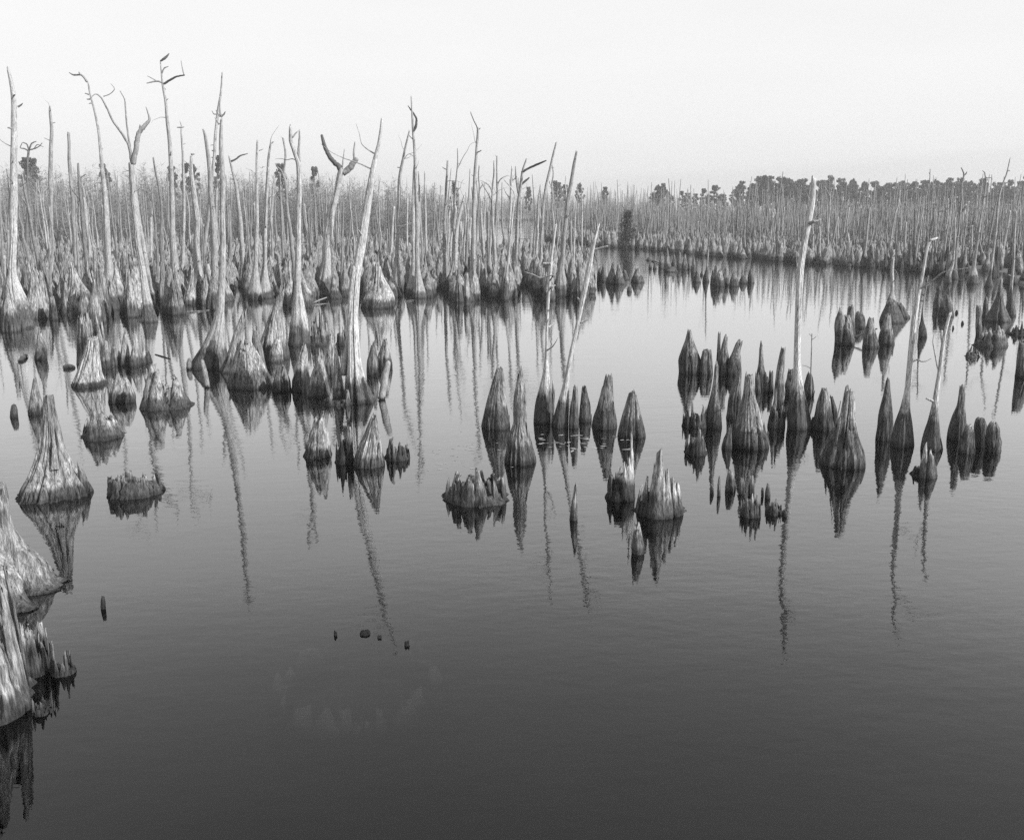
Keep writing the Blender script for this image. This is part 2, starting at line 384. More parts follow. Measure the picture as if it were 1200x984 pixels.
def B(label, zn, x0, x1, yb, level, peaks=(), topw=.85, tone=.40, low=.13, sth=.4, nsh=13, hollow=.25, amp=.14, cracks=6, w_=.28, name='broken_stump', lo=.2, fiber=.05, back=0.6):
    """a stump broken off low: level = mean rim (pixels), peaks = splinters at (x,y)"""
    (bx0, by), (bx1, _), (_, ly) = c(zn, [(x0, yb), (x1, yb), (x0, level)])
    bc, hw = (bx0 + bx1) / 2, (bx1 - bx0) / 2
    pk = c(zn, list(peaks)); top = min([ly] + [p[1] for p in pk])
    rg = np.random.default_rng(int(bc * 17 + by * 5))
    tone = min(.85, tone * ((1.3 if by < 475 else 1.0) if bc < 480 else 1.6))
    pts = [(bc, by, hw), (bc, by - .35 * (by - ly), hw * (.35 * topw + .65)), (bc, ly, hw * topw), (bc, top - 1, hw * topw * .8)]
    loc, zs, xs, ys, rs = chain_to_world(pts, rg, .02)
    Yc = loc[1]; Rt = rs[-2]; zl = at_depth(bc, ly, Yc - .7 * Rt)[1]; H = max(zs[-1], zl * 1.02)
    PK = []; gaps = []
    for (px, py) in pk:
        q = np.clip((px - bc) / (hw * topw), -.97, .97)
        pa = -math.acos(q) if rg.random() < back + .25 else math.acos(q)
        PK.append((pa, max(at_depth(px, py, Yc + .9 * Rt * math.sin(pa))[1] - zl, -.5 * zl)))
    def ztop(th):
        z = zl * (.42 + .62 * shards(th, rg, nsh, lo, .49, gaps) ** .7) + .04 * zl * pnoise(th, 0, rg, 10, 30)
        for a, d in PK:
            dd = np.abs((th - a + math.pi) % (2 * math.pi) - math.pi)
            z = np.maximum(z, (zl + d) - (d + .45 * zl) * np.clip(dd / w_, 0, 1) ** .9 * 1.0 - .04 * zl * np.abs(pnoise(th, 0, rg, 12, 24)))
        return np.maximum(z, .1 * zl)
    full = ztop
    def core(th): return np.minimum(full(th), zl * (.26 + .2 * shards(th, np.random.default_rng(3), nsh, .2)))
    sg = int(np.clip(hw * 5, 60, 150)); kk = int(np.clip((by - ly) / 1.8, 10, 40))
    v, rings, cap, Z = loft(zs, xs, ys, rs * np.where(zs > 0.02, .80, 1.0), core, sg, kk, rg, int(rg.integers(5, 9)), amp * .8, 1.3, fiber, cracks, hollow * zl * .5)
    prt = [(v, [f for r in rings for f in r] + cap)]
    R0 = rs[1]; n = nsh + int(rg.integers(0, 4)); th0 = rg.uniform(0, 6.28)
    for ring, (cnt, f0, f1, hs) in enumerate(((n, .93, topw, 1.0), (max(3, n // 2), .55, .55 * topw, .85))):
        for q in range(cnt):
            a = th0 + ring + (q + rg.uniform(-.42, .42)) / cnt * 2 * math.pi
            h = zl * (lo + (1.08 - lo) * rg.random() ** .55) * hs
            if rg.random() < .12: h *= .5
            if ring == 0: 
                for pa, pd in PK:
                    if abs((a - pa + math.pi) % (2 * math.pi) - math.pi) < .5 * w_: h = max(h, zl * .9)
            w0 = R0 * math.pi / cnt * rg.uniform(.6, 1.45) * (1 if ring == 0 else .8)
            lean_ = f1 * rg.uniform(.82, 1.08)
            prt.append(slab((R0 * f0 * math.cos(a), R0 * f0 * math.sin(a), -.25), (R0 * lean_ * math.cos(a), R0 * lean_ * math.sin(a), h), w0, w0 * rg.uniform(.55, .95), w0 * rg.uniform(.25, .45), np.array([-math.sin(a), math.cos(a), 0]), rg, 8))
    for pa, pd in PK:
        f1 = topw * rg.uniform(.75, .95); w0 = R0 * rg.uniform(.24, .40) * (.7 + w_)
        prt.append(slab((R0 * .9 * math.cos(pa), R0 * .9 * math.sin(pa), -.2), (R0 * f1 * math.cos(pa), R0 * f1 * math.sin(pa), zl + pd), w0, w0 * .3, w0 * .6, np.array([-math.sin(pa), math.cos(pa), 0]), rg, 10))
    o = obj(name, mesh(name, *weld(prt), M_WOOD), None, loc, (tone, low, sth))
    tag(o, label, 'tree stump'); STUMPS.append(o); return o

def T(label, pts, neck, branches=(), tone=.55, low=.15, sth=.6, btone=None, name='dead_tree', amp=.2, lobes=None, short=None, jag=.02, cracks=3, flute_h=.2, dark_branch=(), wob=1.0):
    """a snag: buttress up to point number `neck`, bare trunk above it, broken limbs"""
    rg = np.random.default_rng(int(pts[0][0] * 13 + pts[0][1] * 3))
    pts = list(pts); pts[-1] = (pts[-1][0], pts[-1][1], max(pts[-1][2], .62 * pts[-2][2]))      # snapped, not pointed
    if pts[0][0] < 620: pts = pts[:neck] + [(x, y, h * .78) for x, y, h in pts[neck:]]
    loc, zs, xs, ys, rs = chain_to_world(pts, rg, .03)
    H = zs[-1]; hw = pts[0][2]
    n = int(rg.integers(4, 7)); j = max(jag * H, rs[-1] * 1.5)
    def ztop(th): return H - j * (1 - shards(th, rg, n, .0))
    sg = int(np.clip(hw * 4, 24, 72)); zn_ = zs[neck + 1]
    K = int(np.clip((pts[0][1] - pts[-1][1]) / 3, 30, 110))
    # small crookedness of a real trunk
    v, rings, cap, Z = loft(zs, xs, ys, rs, ztop, sg, K, rg, lobes or int(rg.integers(7, 12)), amp, min(.9, 1.3 * zn_ / H), .03, cracks)
    amp_w = np.interp(v[:, 2], [0, zn_, H], [0, .25, .6])
    ph = rg.uniform(0, 6, 4)
    v[:, 0] += wob * .45 * amp_w * rs[-2] * (np.sin(v[:, 2] * 1.3 + ph[0]) + .6 * np.sin(v[:, 2] * 3.1 + ph[1]))
    v[:, 1] += wob * .45 * amp_w * rs[-2] * (np.sin(v[:, 2] * 1.1 + ph[2]) + .6 * np.sin(v[:, 2] * 2.7 + ph[3]))
    root = bpy.data.objects.new(name, None); C.objects.link(root); root.location = loc; root.empty_display_size = .3
    kz = int(np.argmin(np.abs(Z.mean(1) - zn_))); kz = min(max(kz, 2), K - 3)
    a = sub(v, [f for r in rings[:kz] for f in r]); b = sub(v, [f for r in rings[kz:] for f in r] + cap)
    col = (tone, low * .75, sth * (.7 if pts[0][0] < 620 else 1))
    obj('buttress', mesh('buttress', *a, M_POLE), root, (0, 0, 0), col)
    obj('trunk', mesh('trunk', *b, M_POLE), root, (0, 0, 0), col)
    for bi, br in enumerate(branches):
        dy = rg.normal() * .35; L = 0; out_ = []
        for i, (px, py, hw_) in enumerate(br):
            x, z, t2 = at_depth(px, py, loc[1])
            y0 = float(np.interp(z, zs, ys))
            out_.append((x - loc[0], y0 + dy * i / max(1, len(br) - 1) * abs(out_[0][0] - (x - loc[0]) if out_ else 0), z, max(.008, hw_ * t2 / F_PX)))
        vv, ff = tube(out_, 7, rg)
        obj('branch', mesh('branch', vv, ff, M_POLE), root, (0, 0, 0), (tone * (.25 if bi in dark_branch else .8), low, sth))
    hpx = pts[0][1] - pts[-1][1]
    for _ in range(int(rg.integers(2, 6)) if hpx > 60 else 0):      # snapped stubs and a few fine twigs
        z0 = rg.uniform(.35, .97) * H; a = rg.uniform(0, 6.283); twig = rg.random() < .45
        L = rg.uniform(.5, 1.5) if twig else rg.uniform(.12, .4); r0 = .02 if twig else rg.uniform(.025, .05)
        x0, y0, rt_ = (float(np.interp(z0, zs, q)) for q in (xs, ys, rs)); d0 = np.array([math.cos(a), math.sin(a), rg.uniform(-.1, .9)]); p = np.array([x0, y0, z0]) + d0 * [1, 1, 0] * rt_ * .5
        pl = [(*p, r0)]
        for k in range(4 if twig else 2): d0 = d0 + rg.normal(size=3) * (.4 if twig else .15); p = p + d0 / np.linalg.norm(d0) * L / (4 if twig else 2); pl.append((*p, r0 * (1 - .2 * (k + 1))))
        obj('twig' if twig else 'branch_stub', mesh('twig' if twig else 'branch_stub', *tube(pl, 5, rg), M_POLE), root, (0, 0, 0), (tone * .7, low, sth))
    tag(root, label, 'dead tree'); TREES.append(root)
    if short: LAND.append((short, pts[0][0], pts[0][1]))
    return root

def log(label, p0, p1, hw, z0=.0, z1=.0, tone=.4, name='driftwood_log', cat='log', mid=None, group=None):
    """a stick lying in the water: two pixels on the water plus end heights in metres"""
    rg = np.random.default_rng(int(p0[0] * 7 + p0[1]))
    a = ground(*p0); b = ground(*p1)
    r = hw * a[2] / F_PX
    if z1 > .25:   # raised end: keep it in the plane of the start
        x, z, _ = at_depth(p1[0], p1[1], a[1]); b = (x, a[1] + .1, 0); z1 = z
    Pm = [(0, 0, z0, r), ((b[0] - a[0]) * .5, (b[1] - a[1]) * .5, (z0 + z1) / 2 + r * .4, r * 1.05), (b[0] - a[0], b[1] - a[1], z1, r * .7)]
    v, f = tube(Pm, 10, rg, .045)
    o = obj(name, mesh(name, v, f, M_POLE), None, (a[0], a[1], 0), (tone, tone * .4, .05))
    tag(o, label, cat, group); return o

# ================================================================== STUMPS AND SNAGS MEASURED ONE BY ONE
# ---- open water, centre
S('bottle shaped stump with one deep groove, left end of the central row', c(Z7, [(355,432,57),(357,350,45),(365,250,27),(371,190,15),(372,170,9)]), tone=.30, cracks=2, jag=.06)
S('tall ridged stump with a knobby waist standing in front of the central row', c(Z7, [(460,580,62),(459,520,53),(456,450,40),(458,400,28),(458,360,31),(456,300,28),(457,240,16),(457,200,9),(458,158,3)]), tone=.34, amp=.22, jag=.12, lobes=13)
T('thin pale pole snag with dark swollen base, leaning slightly right of the central row', c(Z7, [(550,410,40),(553,330,35),(560,250,23),(562,200,14),(564,130,8),(568,0,6)]) + c(Z3, [(180,700,6),(205,510,5)]), 4, [c(Z7,[(585,410,7),(592,300,6),(590,232,2)])], short='the thin pole snag of the central row', tone=.75, low=.12, sth=.9)
T('pole snag leaning strongly right from the middle of the central row', c(Z7, [(622,425,33),(630,350,26),(642,260,14),(653,180,8.5),(670,100,9),(694,0,9)]) + c(Z3, [(345,780,13),(375,620,10),(400,515,4)]), 3, [c(Z3,[(372,630,6),(380,660,4),(390,695,2)])], short='the strongly leaning pole snag', tone=.7, low=.12, sth=.7, dark_branch=(0,))
S('narrow pointed stump just right of the leaning pole snag base', c(Z7, [(678,428,22),(678,350,18),(682,290,12),(683,240,6)]), tone=.32)
S('dark hooded stump between the narrow pointed one and the blunt topped one', c(Z7, [(725,402,25),(726,340,23),(722,290,14),(719,243,6)]), tone=.20, jag=.1)
S('stout stump with a blunt pale splintered top in the central row', c(Z7, [(803,432,51),(804,390,47),(808,340,36),(813,280,25),(819,220,17),(822,188,11)]), tone=.33, jag=.13)
S('round shouldered stump with a hooked tip, right end of the central row', c(Z7, [(915,470,56),(915,430,52),(916,380,39),(918,330,26),(919,290,16),(914,255,6)]), tone=.30, jag=.14, nsh=4)
B('wide low stump of upright ragged slabs in front of the central row', Z7, 130, 415, 748, 650, [(295,605),(200,628),(262,632),(345,638),(382,640),(238,628)], topw=.80, tone=.32, nsh=19, amp=.2, cracks=12, w_=.2)
B('shattered stump with a tall white splinter and a dark flank', Z7, 808, 925, 730, 600, [(940,465),(925,520),(905,560),(880,580)], topw=.8, tone=.48, nsh=9, cracks=8, w_=.45, low=.07)
B('shattered stump of separate standing shards at the near end of the open water', Z7, 915, 1133, 797, 690, [(1003,530),(1012,535),(985,590),(1047,613),(1092,640),(1100,660),(960,640)], topw=.8, tone=.42, nsh=14, cracks=12, w_=.22, amp=.2)
S('lone thin pointed spike in front of the central row', c(Z7, [(674,808,17),(677,760,15),(682,700,9),(685,640,3)]), tone=.4, low=.2, sth=.3, jag=.1)
S('short squared spike nearest the camera beside the shattered shards', c(Z7, [(942,948,26),(940,900,24),(938,850,15),(934,800,9)]), tone=.38, low=.2, sth=.3)
# ---- right hand group
S('fat bottle stump with pointed tip at the far left of the right group', c(Z8, [(95,240,41),(95,190,42),(95,140,29),(96,100,16),(97,45,4)]), tone=.30, sth=.8)
S('twin tipped narrow stump beside the fat bottle stump', c(Z8, [(167,242,27),(168,200,26),(172,140,18),(174,100,14),(176,70,9)]), tone=.24, jag=.35, nsh=2)
S('thin broken stick stump behind the slender bottle stump', c(Z8, [(216,225,12),(217,150,8),(219,60,5)]), tone=.22, jag=.1)
S('crooked stump with a notched right tip behind the slender bottle stump', c(Z8, [(240,242,19),(240,180,19),(243,130,12),(255,75,8)]), tone=.27, jag=.12)
S('slender long necked bottle stump in front of the right group', c(Z8, [(197,462,34),(198,400,30),(202,340,20),(205,280,12),(207,220,8),(208,165,5)]), tone=.36, low=.12, sth=.8)
S('stump with tip bent to the right behind the largest cone', c(Z8, [(283,245,27),(284,200,26),(292,150,17),(305,110,11),(315,85,6)]), tone=.27)
S('narrow ridged stump pressed against the left flank of the largest cone', c(Z8, [(283,425,28),(284,370,26),(292,300,17),(302,240,10),(306,195,4)]), tone=.24)
S('largest broad cone stump of the right group with a charred tip', c(Z8, [(345,551,77),(345,520,74),(345,470,64),(344,420,50),(344,350,33),(346,290,21),(347,240,16),(347,215,9)]), tone=.34, low=.12, sth=.5, amp=.13, jag=.08)
S('little ragged stump at the left foot of the largest cone', c(Z8, [(250,548,22),(253,510,18),(260,475,10),(264,440,3)]), tone=.27)
S('very slender stump with a square tip between the cone and the tall pole snag', c(Z8, [(393,300,21),(393,250,19),(393,190,11),(393,130,7),(393,95,5)]), tone=.3)
S('stubby torn stump left of the very slender one', c(Z8, [(378,318,12),(378,270,10),(378,220,6)]), tone=.17, jag=.4)
S('stubby torn stump right of the very slender one', c(Z8, [(412,316,11),(412,260,10),(413,215,5)]), tone=.2, jag=.4)
S('post like stump leaning right with flat top beside the tall pole snag', c(Z8, [(466,355,19),(467,300,19),(471,230,16),(479,160,11),(485,122,8)]), tone=.33, low=.16, jag=.05, amp=.08)
S('short dark stick stump left of the post like stump', c(Z8, [(434,315,12),(434,270,10),(435,220,7)]), tone=.17, jag=.15)
B('low ragged stump with three torn points below the post like stump', Z8, 418, 492, 462, 370, [(432,312),(463,292),(471,366)], topw=.85, tone=.26, nsh=8, low=.1, w_=.4)
T('tallest pole snag of the right group, broken off clean at the top', c(Z8, [(545,469,50),(545,420,47),(545,370,38),(545,320,27),(545,260,18),(544,200,14.5),(545,100,13)]) + c(Z4, [(150,600,15.5),(170,450,14.5),(190,350,14.5),(207,250,13.5),(216,138,11)]), 5,
  [c(Z4,[(170,448,7),(190,432,5),(217,414,3)]), c(Z8,[(600,500,7),(612,470,8),(604,440,7),(608,418,4)])], short='the tallest pole snag', tone=.74, low=.13, sth=1.0, dark_branch=(0,1), amp=.10, jag=.012, wob=.2)
S('dark bulbous stump half hidden behind the tallest pole snag', c(Z8, [(512,328,24),(512,290,24),(514,250,16),(518,200,7)]), tone=.15)
S('small dark stump with a dead twig rising from it', c(Z8, [(586,332,24),(586,300,23),(587,260,16),(586,220,8)]), tone=.18, jag=.25)
S('squat shouldered stump between the tallest pole snag and the big ridged stump', c(Z8, [(648,474,43),(648,430,39),(649,380,30),(650,330,20),(650,288,9)]), tone=.34, jag=.08)
S('dark slab leaning against the right side of the squat shouldered stump', c(Z8, [(702,455,14),(697,400,12),(688,350,8),(681,322,4)]), tone=.10, low=.07, ell=.5)
S('big ridged stump with splintered crown and a shaded left flank', c(Z8, [(726,628,88),(728,600,86),(734,550,76),(742,490,50),(750,420,33),(758,350,24),(763,300,17),(764,282,12)]), tone=.40, low=.16, sth=.8, amp=.2, jag=.09, lobes=11)
B('pair of low dark torn lumps left of the slender bottle stump', Z8, 65, 125, 458, 400, [(105,365),(85,380)], topw=.8, tone=.16, nsh=6, low=.08, w_=.5)
B('pale sided low lump at the foot of the slender bottle stump', Z8, 105, 172, 462, 400, [(145,368),(160,380)], topw=.8, tone=.38, nsh=6, low=.14, w_=.5)
B('egg shaped rotted stump in front of the pale sided lump', Z8, 78, 168, 574, 520, [(125,470),(105,500),(150,495)], topw=.85, tone=.26, nsh=9, low=.1, w_=.4)
S('tiny dark twin spike right of the egg shaped rotted stump', c(Z8, [(190,735,9),(190,710,7),(189,688,3)]), tone=.16, sth=.2)
S('tiny leaning spike between two little dark spikes', c(Z8, [(219,742,7),(220,700,6),(222,657,2)]), tone=.2, sth=.2)
S('short stump split down its middle in front of the largest cone', c(Z8, [(266,724,21),(266,690,19),(266,655,13),(265,626,5)]), tone=.34, sth=.25, low=.14)
S('small pale spike standing behind the shredded stump', c(Z8, [(313,735,13),(314,700,11),(316,660,5)]), tone=.33, sth=.2)
S('small squared spike standing behind the shredded stump on its right', c(Z8, [(352,732,12),(353,695,11),(355,655,6)]), tone=.33, sth=.2)
B('shredded stump of many upright splinters at the near edge of the right group', Z8, 305, 391, 832, 770, [(345,735),(325,755),(372,740)], topw=.85, tone=.40, nsh=11, low=.1, sth=.3, w_=.35)
S('dark spike left of the flat topped dark stump', c(Z8, [(420,752,12),(421,720,10),(421,684,3)]), tone=.14, sth=.2)
S('tiny knob beside the dark spike', c(Z8, [(399,745,6),(399,725,6),(400,705,3)]), tone=.17, sth=.2)
B('flat topped dark stump with a torn right side, nearest the tall pole reflection', Z8, 407, 484, 822, 785, [(450,757),(425,770)], topw=.85, tone=.2, nsh=9, low=.08, sth=.25, w_=.4)
S('knot of dark wood at the water beside the flat topped dark stump', c(Z8, [(490,826,10),(490,810,10),(488,797,5)]), tone=.13, sth=.2)
# ---- far right
S('dark triangular stump without any pole beside the two leaning snags', c(ZR, [(171,667,31),(175,620,27),(179,560,22),(185,500,13),(190,434,5)]), tone=.12, low=.10, jag=.08, ell=.8)
T('bent pale pole snag with a broken arm pointing right at its top', c(ZR, [(238,690,35),(240,650,32),(243,600,26),(249,540,15),(258,470,10),(268,350,9.5),(278,245,10),(294,150,6),(306,90,5)]) + c(Z4, [(735,470,6),(748,438,6)]), 4, [c(Z4,[(746,440,7),(765,436,6),(796,429,4)])], wob=.4, short='the bent pale pole snag', tone=.75, low=.13, sth=1.0)
T('pale pole snag leaning right, broken lower than its bent neighbour', c(ZR, [(342,702,36),(344,640,28),(350,590,19),(357,520,10.5),(371,420,7),(386,300,6.5),(410,200,5)]), 3, [], wob=.4, short='the leaning broken pale snag', tone=.75, low=.13, sth=.9)
B('torn rotted stump in front of the leaning broken pale snag', ZR, 262, 368, 800, 765, [(298,680),(318,705),(335,715),(350,755)], topw=.7, tone=.36, nsh=10, low=.12, w_=.5, lo=.3)
S('bottle stump with a straight squared neck at the right end of the leaning snags', c(ZR, [(440,665,34),(442,620,30),(446,580,24),(453,530,13),(457,480,10),(458,461,9)]), tone=.33, low=.12, sth=.7, jag=.05)
S('smooth finger stump in front of the squared neck bottle stump', c(ZR, [(470,712,27),(471,680,26),(475,640,19),(480,603,12)]), tone=.33, low=.13, jag=.07)
S('dark round topped stump behind two finger stumps', c(ZR, [(521,690,24),(521,640,24),(521,600,20),(520,580,12)]), tone=.13, jag=.05)
S('ribbed round topped finger stump rightmost of the three fingers', c(ZR, [(564,707,28),(564,670,27),(565,630,23),(567,605,15),(568,594,8)]), tone=.30, amp=.22, jag=.05)
S('tall stump cut by the right edge of the picture', c(ZR, [(675,440,32),(674,400,29),(673,350,20),(672,296,12)]), tone=.22, jag=.1)
S('two lobed broad stump with pale torn tips at left of the far right cluster', c(Z4, [(330,922,23),(329,850,24),(331,800,20),(335,765,13),(338,730,8)]), tone=.27, jag=.2)
S('tall finger stump fused to the two lobed broad stump', c(Z4, [(371,924,30),(370,870,26),(369,810,17),(366,768,10)]), tone=.34, jag=.1)
S('flat headed stump behind the tall finger stump', c(Z4, [(380,880,22),(380,810,18),(381,730,11)]), tone=.2, jag=.1)
S('small rounded stump apart behind the stick', c(Z4, [(426,846,23),(426,810,22),(425,780,17),(424,765,9)]), tone=.25, jag=.08)
S('knuckled stump with a stick lying across its foot', c(Z4, [(473,937,39),(472,900,34),(470,860,25),(472,815,15),(474,787,10)]), tone=.3, jag=.1)
S('sturdy finger stump in front of the far cone with a pole', c(Z4, [(544,922,36),(545,880,33),(548,830,21),(551,790,13),(551,765,8)]), tone=.32, jag=.1)
T('broad cone stump carrying a thin straight pole in the far right cluster', c(Z4, [(573,822,55),(573,780,42),(574,740,26),(575,700,15),(577,680,9),(580,580,8),(583,478,6)]), 4, [], short='the broad cone with a thin pole', tone=.55, low=.14, sth=1.1)
S('flank stump on the right of the broad cone with a pole', c(Z4, [(622,800,32),(615,770,24),(608,740,15),(603,722,7)]), tone=.24)
T('dark spindle stump with a hair thin leaning pole', c(Z4, [(713,888,19),(713,850,17),(713,810,8),(715,770,4),(722,720,3),(735,650,3),(745,600,2)]), 2, [], short='the dark spindle stump', tone=.35, low=.1, sth=1.2)
S('dark humped stump left of the smooth spindle stump', c(Z4, [(785,760,23),(785,720,19),(787,680,12),(785,640,6)]), tone=.15)
S('smooth spindle stump in front of the dark humped one', c(Z4, [(822,792,32),(822,750,29),(825,710,17),(828,680,9),(829,653,6)]), tone=.22, jag=.06)
S('post like stump standing alone left of the wrecked mound', c(Z4, [(972,880,14),(972,820,13),(973,770,12),(973,735,9)]), tone=.25, jag=.06, amp=.08)
B('wrecked mound of rotten stump wood in the far right water', Z4, 955, 1105, 935, 870, [(1030,835),(1000,850),(1075,850)], topw=.65, tone=.30, nsh=10, low=.13, w_=.6, lo=.4)
B('low broken slab left of the wrecked mound', Z4, 905, 985, 980, 955, [(940,930)], topw=.5, tone=.34, nsh=7, low=.15, w_=.6)
T('fluted stump with a short broken pale trunk near the right edge', c(Z4, [(1057,817,50),(1058,780,40),(1062,735,24),(1068,695,15),(1073,650,9),(1080,610,6)]), 3, [], tone=.4, low=.15, sth=1.6, short='the fluted stump with a short trunk', amp=.26)
T('spindle based snag with a long thin bare trunk near the right edge', c(Z4, [(1119,790,22),(1119,750,19),(1120,710,11),(1124,660,7),(1132,580,5.5),(1140,440,5),(1146,300,3.5)]), 3, [c(Z4,[(1146,330,3),(1138,300,3),(1146,280,2)])], short='the spindle based snag', tone=.5, low=.13, sth=1.3)
S('slim stump squeezed left of the fluted stump', c(Z4, [(1005,790,15),(1006,740,11),(1008,690,4)]), tone=.2)
B('torn clump of dark wood at the right edge', Z4, 1110, 1190, 878, 850, [(1150,817),(1130,835)], topw=.8, tone=.15, nsh=9, low=.08, w_=.5)
# far right standing snags with branches
T('thin bare snag with a forked leaning crown rising above the far pines', c(Z4, [(1018,655,20),(1020,620,12),(1024,590,7),(1035,500,6),(1048,350,5.5),(1056,240,5),(1068,195,4),(1090,130,3),(1104,55,1.5)]), 3, [c(Z4,[(1070,195,4),(1082,175,3),(1100,176,1.5)]), c(Z4,[(1090,130,2),(1098,118,2),(1103,122,1)])], short='the snag with a leaning forked crown', tone=.5, low=.14, sth=1.2)
T('crooked dark topped snag in front of the far pines', c(Z4, [(860,620,16),(862,580,10),(866,540,6),(872,460,6),(885,350,5),(895,250,5),(898,180,4.5),(908,140,4),(894,100,2)]), 3, [c(Z4,[(908,140,3),(920,130,2.5),(926,122,1)]), c(Z4,[(888,315,5),(905,300,5),(926,280,3)])], short='the crooked dark topped snag', tone=.36, dark_branch=(0,1))
T('snag with a small spread of crooked twigs near the right shore', c(Z4, [(945,642,26),(946,600,18),(950,560,8),(962,480,6),(985,330,5),(1003,210,4),(1012,145,2.5)]), 3, [c(Z4,[(1008,160,3),(1000,125,2.5),(985,118,1)]), c(Z4,[(1010,150,2.5),(1030,150,2),(1040,160,1)])], short='the twiggy crooked snag', tone=.45)
T('slim straight snag with pale flaring foot at the right shore', c(Z4, [(830,640,18),(833,600,13),(845,570,9),(855,540,5),(860,440,4.5),(866,330,3)]), 3, [], tone=.5)
T('tall hair thin snag standing above the far pines, right of centre', c(Z4, [(728,560,10),(728,520,6),(732,450,4),(740,330,3),(748,210,2.5),(756,105,1)]), 2, [], tone=.36, short='the tall hair thin snag')
# ---- islands in the middle distance
wi = [(29,600,14,510),(16,602,10,540),(44,606,9,555)]
S('tallest spike of the left islet in the far channel', c(ZC, [(29,602,15),(29,560,12),(30,510,3)]), tone=.22)
S('short spike at the left end of the left islet', c(ZC, [(8,600,11),(8,565,9),(10,530,3)]), tone=.2)
S('cone stump with a dark reflection in the middle of the left islet', c(ZC, [(66,612,27),(66,585,22),(70,545,10),(74,500,3)]), tone=.24)
S('ridged cone stump beside its twin in the left islet', c(ZC, [(106,614,25),(105,585,20),(102,545,11),(98,503,3)]), tone=.25)
S('small pointed stump between the twin cones and the bell stump', c(ZC, [(132,592,14),(131,570,11),(127,538,3)]), tone=.2)
S('bell shaped broken stump at the right end of the left islet', c(ZC, [(187,606,31),(187,580,25),(188,550,14),(190,532,10)]), tone=.30, jag=.1)
S('low rounded nub floating by the bell shaped stump', c(ZC, [(150,648,11),(150,635,10),(150,622,5)]), tone=.13, jag=.05)
for k_, (x, y, h, t, lab, tn) in enumerate([
  (240,502,11,482,'flat little stump at the left tip of the middle islet',.13),(247,540,8,500,'thin stump beside the flat little one, middle islet',.17),(269,542,8,508,'dark short stump left of the mound, middle islet',.15),
  (300,540,12,450,'narrow spire left of the tallest on the middle islet',.22),(325,545,14,436,'tallest spire of the middle islet',.26),(345,556,30,525,'rounded low mound stump in front of the middle islet',.30),
  (358,540,12,468,'stump with broad shoulders behind the low mound, middle islet',.22),(385,544,13,448,'spire to the right of the low mound, middle islet',.22),(408,548,13,466,'leaning spire near the right end of the middle islet',.24),
  (430,545,9,498,'blunt stump at the right end of the middle islet',.18),(450,560,11,474,'tall needle stump between the middle islet and the right islet',.22),(466,605,17,546,'dark barrel stump left of the thin poled one on the right islet',.16),
  (489,572,8,548,'small dark ball of wood floating left of the right islet',.12),
  (540,612,12,540,'slanted stump at the left of the right islet',.2),(557,622,22,512,'tallest peaked stump of the right islet',.28),(574,625,22,532,'broad lit stump in front of the tallest peak, right islet',.33),
  (600,620,17,522,'pointed stump right of the broad lit one, right islet',.24),(640,624,22,546,'stump with a chipped top, third from the right islet end',.26),(683,610,20,565,'barrel stump second from the right islet end',.18),(719,608,17,532,'hooded stump at the right end of the right islet',.2)]):
    S(lab, c(ZC, [(x,y,h),(x,y-(y-t)*.3,h*.92),(x+1,y-(y-t)*.65,h*.55),(x+2,t,h*.16+1)]), tone=tn)
T('needle thin bare pole rising from the right islet', c(ZC, [(510,602,16),(510,575,12),(513,545,5),(518,480,3),(524,400,2.5),(530,330,1.5)]), 2, [], short='the needle pole of the right islet', tone=.4, low=.12, sth=1.1)

# ---- left stand, skyline snags
T('massive pale snag at the left edge with a knot hole near its top', c(P_, [(20,386,18),(19,372,16.5),(17,352,13.5),(14.5,338,10),(13.2,322,7),(13,300,5.6),(12.5,250,5.8),(12,200,5.2),(11,152,4.8),(9,115,3.8),(5,90,2.6),(1,74,1.6)]), 4, [c(Z1,[(60,292,5),(72,285,4),(88,276,1.5)]), c(P_,[(3,300,2.2),(6,330,3.0),(4,350,4)])], short='the massive left edge snag', tone=.66, low=.16, sth=1.6, flute_h=.2)
T('straight broken pole snag behind the left edge stumps', c(P_, [(59,332,13),(59,318,8),(59.5,305,4),(60,290,3.2),(60,220,3),(61,150,2.4),(60,124,1.6)]), 2, [], short='the straight broken pole snag', tone=.5, low=.14, sth=1.6)
T('grey pole snag leaning left with a square broken top', c(P_, [(92,328,11),(91,315,7),(89,300,3.4),(86,260,3),(82,200,2.6),(78.5,154,2)]), 2, [], short='the square topped grey pole snag', tone=.44, sth=1.4)
T('tall snag with a long crooked arm bent left at its top', c(P_, [(131,354,12),(130,338,8.5),(128,318,5),(127,299,4.5),(125.5,265,4.4),(123,230,3.6),(119,185,2.7),(117,160,2),(112,134,1.6),(106,108,1.3),(104,96,1.2)]), 3, [c(Z1,[(405,183,5),(388,160,5),(370,148,4),(330,146,4),(290,130,2)]), c(Z1,[(372,150,3),(368,138,3)]), c(Z1,[(412,240,4),(398,236,2)]), c(Z1,[(418,262,4),(402,262,2)])], short='the bent armed snag', tone=.55, sth=1.5)
